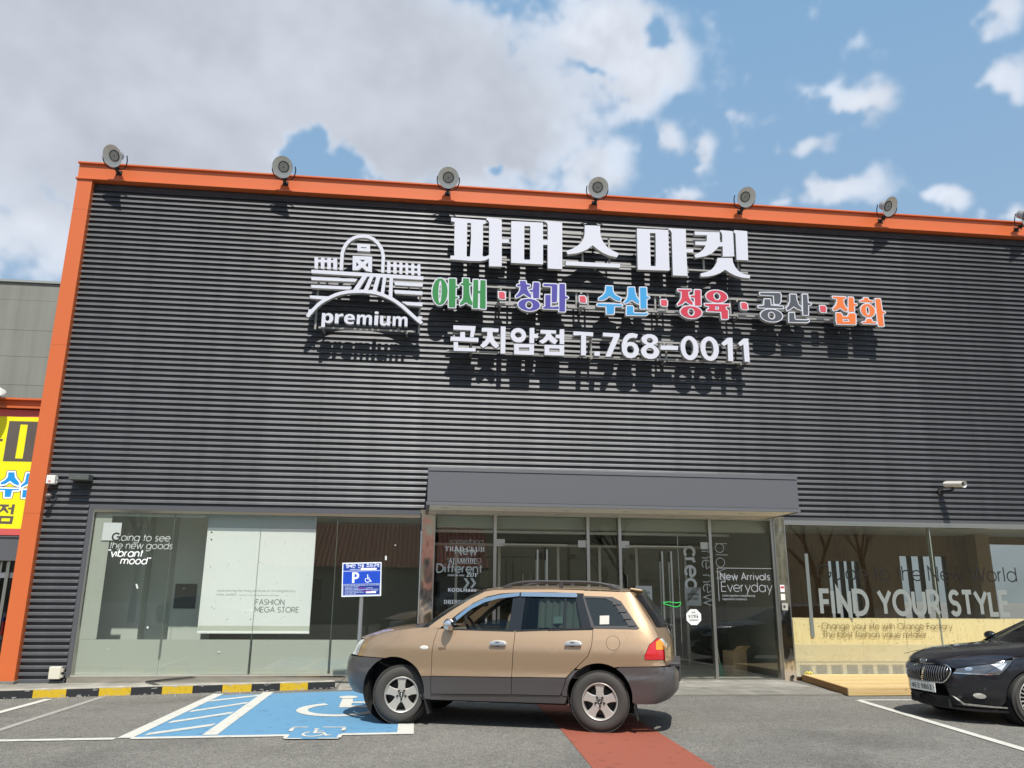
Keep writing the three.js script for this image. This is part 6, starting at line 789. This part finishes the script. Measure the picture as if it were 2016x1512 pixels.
  part('bonnet', across(resample([[F(0.50, 0.705)[0], 0.702, 0.50, -0.935, 0.742], [F(0.66, 0.748)[0], 0.750, 0.66, -0.90, 0.80], [F(0.80, 0.79)[0], 0.793, 0.795, -0.76, 0.872], E(-0.20, 0.868, -0.33, 0.055), E(0.10, 0.902, -0.28, 0.062), E(0.45, 0.937, -0.22, 0.062), E(0.72, 0.967, -0.20, 0.055)], 24), 0.002, 0.002, 24, 2.8), navy, car);
  for (const s of [1, -1]) part('bonnet_gap', tube([[-0.62, 0.802, 0.855 * s], [-0.4, 0.840, 0.885 * s], [-0.2, 0.868, 0.900 * s], [0.1, 0.902, K.w(0.1, 0.9) * s], [0.45, 0.937, K.w(0.45, 0.935) * s], [0.72, 0.967, K.w(0.72, 0.965) * s]], 0.004, 30, 5), gap, car);
  const scr = [[0.72, 0.968, 0.80, 0.50, 1.01], [1.0, 1.12, 0.75, 0.82, 1.18], [1.35, 1.29, 0.68, 1.22, 1.345], [1.62, 1.38, 0.615, 1.52, 1.425]];
  part('windscreen', across(resample(scr, 12), 0, 0, 16, 2.2), phys(lin(0.32, 0.37, 0.36), { transmission: 1, roughness: 0, thickness: 0 }), car);
  part('roof', across(resample([[1.62, 1.38, 0.615, 1.52, 1.43], [2.2, 1.405, 0.61, 2.2, 1.462], [2.8, 1.36, 0.60, 2.8, 1.43], [3.15, 1.28, 0.6, 3.2, 1.36]], 16), 0, 0, 16, 2.4), navy, car);
  part('rear_screen', across(resample([[3.15, 1.28, 0.6, 3.2, 1.36], [3.5, 1.12, 0.68, 3.55, 1.19], [3.72, 1.03, 0.75, 3.8, 1.06]], 10), 0, 0, 14, 2.4), M.blackGloss, car); part('boot', across(resample([[3.66, 1.03, 0.80, 3.74, 1.06], [3.9, 0.99, 0.74, 3.98, 1.02], [3.95, 0.9, 0.70, 4.02, 0.9], [3.97, 0.4, 0.68, 4.03, 0.4]], 12), 0, 0, 14, 2.4), navy, car);
  sides('a_pillar', [[0.70, 0.965], [1.0, 1.12], [1.35, 1.29], [1.62, 1.382], [2.2, 1.408], [2.8, 1.365], [3.15, 1.285], [3.7, 1.03], [3.55, 1.03], [3.05, 1.25], [2.75, 1.31], [2.2, 1.345], [1.68, 1.325], [1.40, 1.24], [1.08, 1.08], [0.90, 0.985]], navy, { off: 0.002 });
  sides('side_window', [[0.90, 0.975], [1.09, 1.078], [1.41, 1.238], [1.69, 1.323], [2.2, 1.343], [2.75, 1.308], [3.05, 1.248], [3.40, 1.06], [2.7, 1.02]], phys(lin(0.035, 0.045, 0.045), { roughness: 0.03, clearcoat: 1 }), { off: -0.006 });
  sides('belt_trim', [[0.80, 0.975], [3.2, 1.04], [3.2, 1.025], [0.80, 0.96]], M.chrome, { off: 0.006 });
  for (const s of [1, -1]) { part('wing_mirror', new THREE.SphereGeometry(0.10, 20, 14).scale(0.75, 0.7, 1.1).translate(1.02, 1.06, 0.99 * s), navy, car); }
  part('inner_shell', [box(-0.55, 0.5, 0.30, 0.75, -0.50, 0.50), box(0.5, 2.4, 0.20, 0.50, -0.86, 0.86), box(3.2, 3.8, 0.3, 0.9, -0.7, 0.7), box(0.5, 3.6, 0.50, 0.90, -0.82, 0.82), box(-0.9, -0.5, 0.19, 0.3, -0.4, 0.4)], M.seam, car);
  for (const s of [1, -1]) for (const x of [0, 2.855]) part('wheel_liner', [new THREE.CylinderGeometry(0.38, 0.38, 0.30, 36, 1, true, -Math.PI / 2, Math.PI).rotateX(Math.PI / 2).translate(x, 0.345, 0.755 * s), box(x - 0.38, x + 0.38, 0.2, 0.72, 0.60 * s - 0.004, 0.60 * s + 0.004)], std(lin(0.006, 0.006, 0.007), 0.95, 0, { side: THREE.DoubleSide }), car);
  for (const s of [1, -1]) for (const x of [0, 2.855]) wheel(car, [x, 0.342, 0.81 * s], 0, { r: 0.342, w: 0.235, rim: 0.245, spokes: 22, side: s });
  // two more cars stand across the car park and show in the shop glass
  for (const [x, z, a, lab] of [[-7.5, 21.5, 200, 'dark sedan across the car park, mirrored in the left shop window'], [7.5, 23.5, 165, 'dark sedan across the car park, mirrored in the glass doors']]) { const c = car.clone(); c.name = numbered('sedan'); c.position.set(x, 0, z); c.rotation.y = R(a); c.userData = { label: lab, category: 'car' }; scene.add(c); }
}
// ------------------------------------------------------------------ neighbour to the left: low shop front with yellow banner, tall grey hall behind
{
  const shop = thing('neighbour_shop', 'low shop front with orange beam and yellow banner at the left edge', 'building', [0, 0, 0]);
  part('wall', [box(-16, -7.41, 2.66, 5.15, -0.9, -0.56), box(-16, -7.41, 5.151, 5.3, -6, -0.6)], M.recess, shop); part('eaves_beam', [box(-16, -7.41, 5.20, 5.32, -0.60, -0.46), box(-16, -7.41, 5.321, 5.36, -0.62, -0.36), box(-16, -7.41, 5.16, 5.199, -0.62, -0.40)], M.orange, shop);
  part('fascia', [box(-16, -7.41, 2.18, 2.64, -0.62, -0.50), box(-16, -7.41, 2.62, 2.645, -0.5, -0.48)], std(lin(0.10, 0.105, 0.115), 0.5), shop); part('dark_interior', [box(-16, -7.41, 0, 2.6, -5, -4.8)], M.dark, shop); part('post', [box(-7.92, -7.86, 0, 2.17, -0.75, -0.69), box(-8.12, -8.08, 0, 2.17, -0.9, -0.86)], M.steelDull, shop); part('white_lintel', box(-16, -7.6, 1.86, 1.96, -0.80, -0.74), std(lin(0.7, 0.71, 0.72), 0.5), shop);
  const ban = thing('yellow_banner', 'yellow and red banner with dark and blue Korean letters on the neighbouring shop', 'banner', [-13.5, 2.66, -0.49]);
  const BW = 6.0, BH = 2.48, bx = -13.5, by = 2.66;
  const tex = canvasTexture(1500, 620, (g, W, H) => {
    g.setTransform(W / BW, 0, 0, -H / BH, -bx * W / BW, H + by * H / BH);
    g.fillStyle = '#cf5a56'; g.fillRect(bx, by, BW, BH); g.fillStyle = '#f4ea08'; g.fillRect(bx, 2.785, BW, 2.21);
    const fillp = (p) => { g.beginPath(); for (const r of p) { for (let i = 0; i < r.length; i += 2) g[i ? 'lineTo' : 'moveTo'](r[i], r[i + 1]); g.closePath(); } };
    g.lineJoin = 'round'; g.fillStyle = '#5a524c'; for (const p of BANNER.dark) { fillp(p); g.fill('evenodd'); }
    for (const p of BANNER.blue) { fillp(p); g.strokeStyle = '#4a4436'; g.lineWidth = 0.085; g.stroke(); } for (const p of BANNER.blue) { fillp(p); g.strokeStyle = '#ffffff'; g.lineWidth = 0.062; g.stroke(); } g.fillStyle = '#0c93dd'; for (const p of BANNER.blue) { fillp(p); g.fill('evenodd'); }
  });
  tex.wrapS = tex.wrapT = THREE.ClampToEdgeWrapping;
  const g = new THREE.PlaneGeometry(BW, BH, 60, 24), p = g.attributes.position; for (let i = 0; i < p.count; i++) p.setZ(i, (fbm(p.getX(i) * 1.3 + 20, p.getY(i) * 2 + 20, 3, 0, 8) - 0.5) * 0.03); g.computeVertexNormals();
  part('banner_cloth', g, std('#ffffff', 0.6, 0, { map: tex, side: THREE.DoubleSide }), ban, [BW / 2, BH / 2, 0]);
  const fl = thing('banner_lamp', 'round white lamp on the beam above the yellow banner', 'floodlight', [-8.42, 5.33, -0.38]); part('shade', new THREE.LatheGeometry([[0.02, 0.12], [0.10, 0.11], [0.19, 0.02], [0.2, 0]].map(([a, b]) => new THREE.Vector2(a, b)), 30).rotateX(R(35)).translate(0, 0.06, 0.22), std(lin(0.66, 0.66, 0.63), 0.4, 0.3, { side: THREE.DoubleSide }), fl); part('arm', tube([[0, -0.1, 0], [0, 0.1, 0.02], [0, 0.2, 0.1], [0, 0.18, 0.2]], 0.014, 20, 6), M.dark, fl);
  const hallB = thing('grey_hall', 'tall plain grey panel hall behind the neighbouring shop', 'building', [0, 0, 0]);
  M.panelSheet = std(lin(0.28, 0.288, 0.255), 0.75, 0, { map: rep(streak, 0.1, 0.1) });
  part('wall_core', box(-40, -7.5, 0, 8.78, -22, -3.03), M.recess, hallB); const rows = [0.02, 1.45, 2.78, 4.11, 4.95, 5.62, 6.26, 6.95, 7.6, 8.35, 8.79];
  for (let i = 0; i < rows.length - 1; i++) for (let k = 0; k < 9; k++) { const x1 = -7.5 - k * 3.6 + (i % 2) * 0.9, a = Math.max(-40, x1 - 3.596), b = Math.min(-7.5, x1); if (b > a) part('wall_panel', box(a, b, rows[i], rows[i + 1] - 0.006, -3.029, -3.0 - ((i * 7 + k * 3) % 4) * 0.0012), M.panelSheet, hallB); }
  part('coping', box(-40, -7.5, 8.792, 8.85, -22, -2.96), std(lin(0.34, 0.36, 0.35), 0.5, 0.3), hallB);
  // white van parked in front of the neighbour, only its edge is seen
  const van = thing('white_van', 'white van with blue stripe just visible left of the orange column', 'van', [-9.9, 0, -2.3]); const vp = phys(lin(0.68, 0.68, 0.64), { roughness: 0.35, clearcoat: 1, clearcoatRoughness: 0.05 });
  part('body', [rbox(3.4, 0.75, 1.6, 0.12, 4).translate(0, 0.85, 0), rbox(2.4, 0.75, 1.45, 0.2, 4).translate(-0.4, 1.5, 0)], vp, van); part('stripe', box(-1.705, 1.705, 1.02, 1.10, -0.806, 0.806), std(lin(0.02, 0.10, 0.42), 0.4), van); part('window', box(-1.5, 0.6, 1.35, 1.75, -0.728, 0.728), M.blackGloss, van); part('bumper', rbox(0.2, 0.25, 1.6, 0.06).translate(1.72, 0.55, 0), M.plastic, van); part('tail_lamp', rbox(0.05, 0.3, 0.12, 0.02).translate(1.69, 0.9, 0.7), std(lin(0.5, 0.02, 0.02), 0.2), van); for (const s of [1, -1]) for (const x of [-1.1, 1.1]) wheel(van, [x, 0.31, 0.68 * s], 0, { r: 0.31, w: 0.19, rim: 0.19, spokes: 12, side: s });
}
// ------------------------------------------------------------------ across the car park, seen in the glass: tiled house, bare trees, wooded hill
{
  const house = thing('tiled_house', 'pale house with red tiled roof across the car park, mirrored in the shop glass', 'house', [-2.5, 0, 30]);
  part('wall', box(-6, 6, 0, 3.05, 0, 8), std(lin(0.42, 0.39, 0.33), 0.9), house);
  const tileMat = [lin(0.42, 0.10, 0.055), lin(0.36, 0.085, 0.05), lin(0.47, 0.125, 0.07)].map((c) => std(c, 0.7)); const slope = Math.atan2(2.6, 4.5);
  const roof = part('roof', [box(-6.5, 6.5, -0.1, 0, 0, 5.25).rotateX(-slope).translate(0, 2.95, -0.5), box(-6.5, 6.5, -0.1, 0, -5.25, 0).rotateX(slope).translate(0, 2.95, 8.5)], M.recess, house);
  const tiles = []; for (let j = 0; j < 17; j++) for (let i = 0; i < 50; i++) tiles.push(new THREE.CylinderGeometry(0.10, 0.125, 0.30, 6, 1, true, Math.PI / 2, Math.PI).rotateX(Math.PI / 2).rotateX(-slope).translate(-6.35 + i * 0.26, 3.02 + j * 0.1545, -0.36 + j * 0.2675 + (i % 2) * 0.01));
  part('roof_tiles', tiles, std(lin(0.40, 0.10, 0.055), 0.7, 0, { side: THREE.DoubleSide }), roof).userData.kind = 'stuff'; for (let j = 0; j < 17; j++) part('tile_course_edge', box(-6.45, 6.45, 0, 0.03, 0, 0.04), tileMat[j % 3], roof, [0, 2.99 + j * 0.1545, -0.5 + j * 0.2675]);
  for (const x of [-4, -1, 2.5]) { const w = part('window', box(x, x + 1.4, 1.1, 2.4, -0.04, 0.02), std(lin(0.5, 0.5, 0.48), 0.5), house); part('pane', box(x + 0.08, x + 1.32, 1.18, 2.32, -0.05, -0.041), M.blackGloss, w); }
  const barkM = std(lin(0.10, 0.078, 0.058), 0.9);
  const tree = (x, z, h, seed, lab) => {
    const t = thing('bare_tree', lab, 'tree', [x, 0, z], 0, 'bare trees across the car park'), r = mulberry(seed), trunk = [], crown = [];
    const grow = (p, d, len, rad, depth) => { const q = p.clone().addScaledVector(d, len); (depth < 2 ? trunk : crown).push(bar(p.toArray(), q.toArray(), rad, depth < 3 ? 7 : 4, rad * 0.68)); if (depth > 5) return; const n = depth < 1 ? 3 : 2 + (r() < 0.5); for (let i = 0; i < n; i++) { const e = d.clone().add(new THREE.Vector3(r() - 0.5, (r() - 0.3) * 0.6, r() - 0.5).multiplyScalar(1.25)).normalize(); grow(q, e, len * (0.62 + r() * 0.22), rad * 0.62, depth + 1); } };
    grow(new THREE.Vector3(), new THREE.Vector3(0, 1, 0), h * 0.27, h * 0.024, 0); part('trunk', trunk, barkM, t); part('crown', crown, barkM, t);
  };
  tree(19.5, 22, 9, 3, 'tallest bare tree right of the tiled house across the car park'); tree(25, 27, 8, 8, 'bare tree farthest right across the car park'); tree(13, 34, 8.5, 15, 'bare tree between the tiled house and the tallest tree'); tree(-15, 30, 9, 21, 'bare tree left of the tiled house across the car park');
  const ring = (name, lab, rad, z0, hgt, col, a0, a1, seed) => { const pos = [], idx = [], n = 160, col2 = []; for (let k = 0; k <= n; k++) { const a = R(a0 + (a1 - a0) * k / n), hh = hgt * (0.45 + 0.9 * fbm(k * 0.06 + seed, 3.3, 4, 0, seed)) * smooth(0, 18, k) * smooth(n, n - 18, k); for (let j = 0; j <= 8; j++) { const f = j / 8, rr = rad + f * hgt * 2.2; pos.push(Math.sin(a) * rr, hh * Math.pow(f, 0.8) * (1 + (fbm(k * 0.5, j * 0.9, 3, 0, seed) - 0.5) * 0.25 * (j ? 1 : 0)) - 0.3, z0 + Math.cos(a) * rr); const c = 0.75 + 0.5 * fbm(k * 0.8, j * 1.5, 3, 0, seed + 4); col2.push(c, c, c); } } for (let k = 0; k < n; k++) for (let j = 0; j < 8; j++) { const a = k * 9 + j; idx.push(a, a + 9, a + 1, a + 1, a + 9, a + 10); } const g = new THREE.BufferGeometry(); g.setAttribute('position', new THREE.Float32BufferAttribute(pos, 3)); g.setAttribute('color', new THREE.Float32BufferAttribute(col2, 3)); g.setIndex(idx); g.computeVertexNormals(); tag(part(name, g, std(col, 0.95, 0, { vertexColors: true, side: THREE.DoubleSide })), lab, null, null, 'structure'); };
  ring('hill', 'brown wooded hill across the car park', 90, 20, 26, lin(0.15, 0.138, 0.09), -75, 75, 5); ring('far_hill', 'low blue hill behind the shop', 260, -20, 34, lin(0.11, 0.13, 0.14), 72, 288, 9);
}
renderer.render(scene, camera);
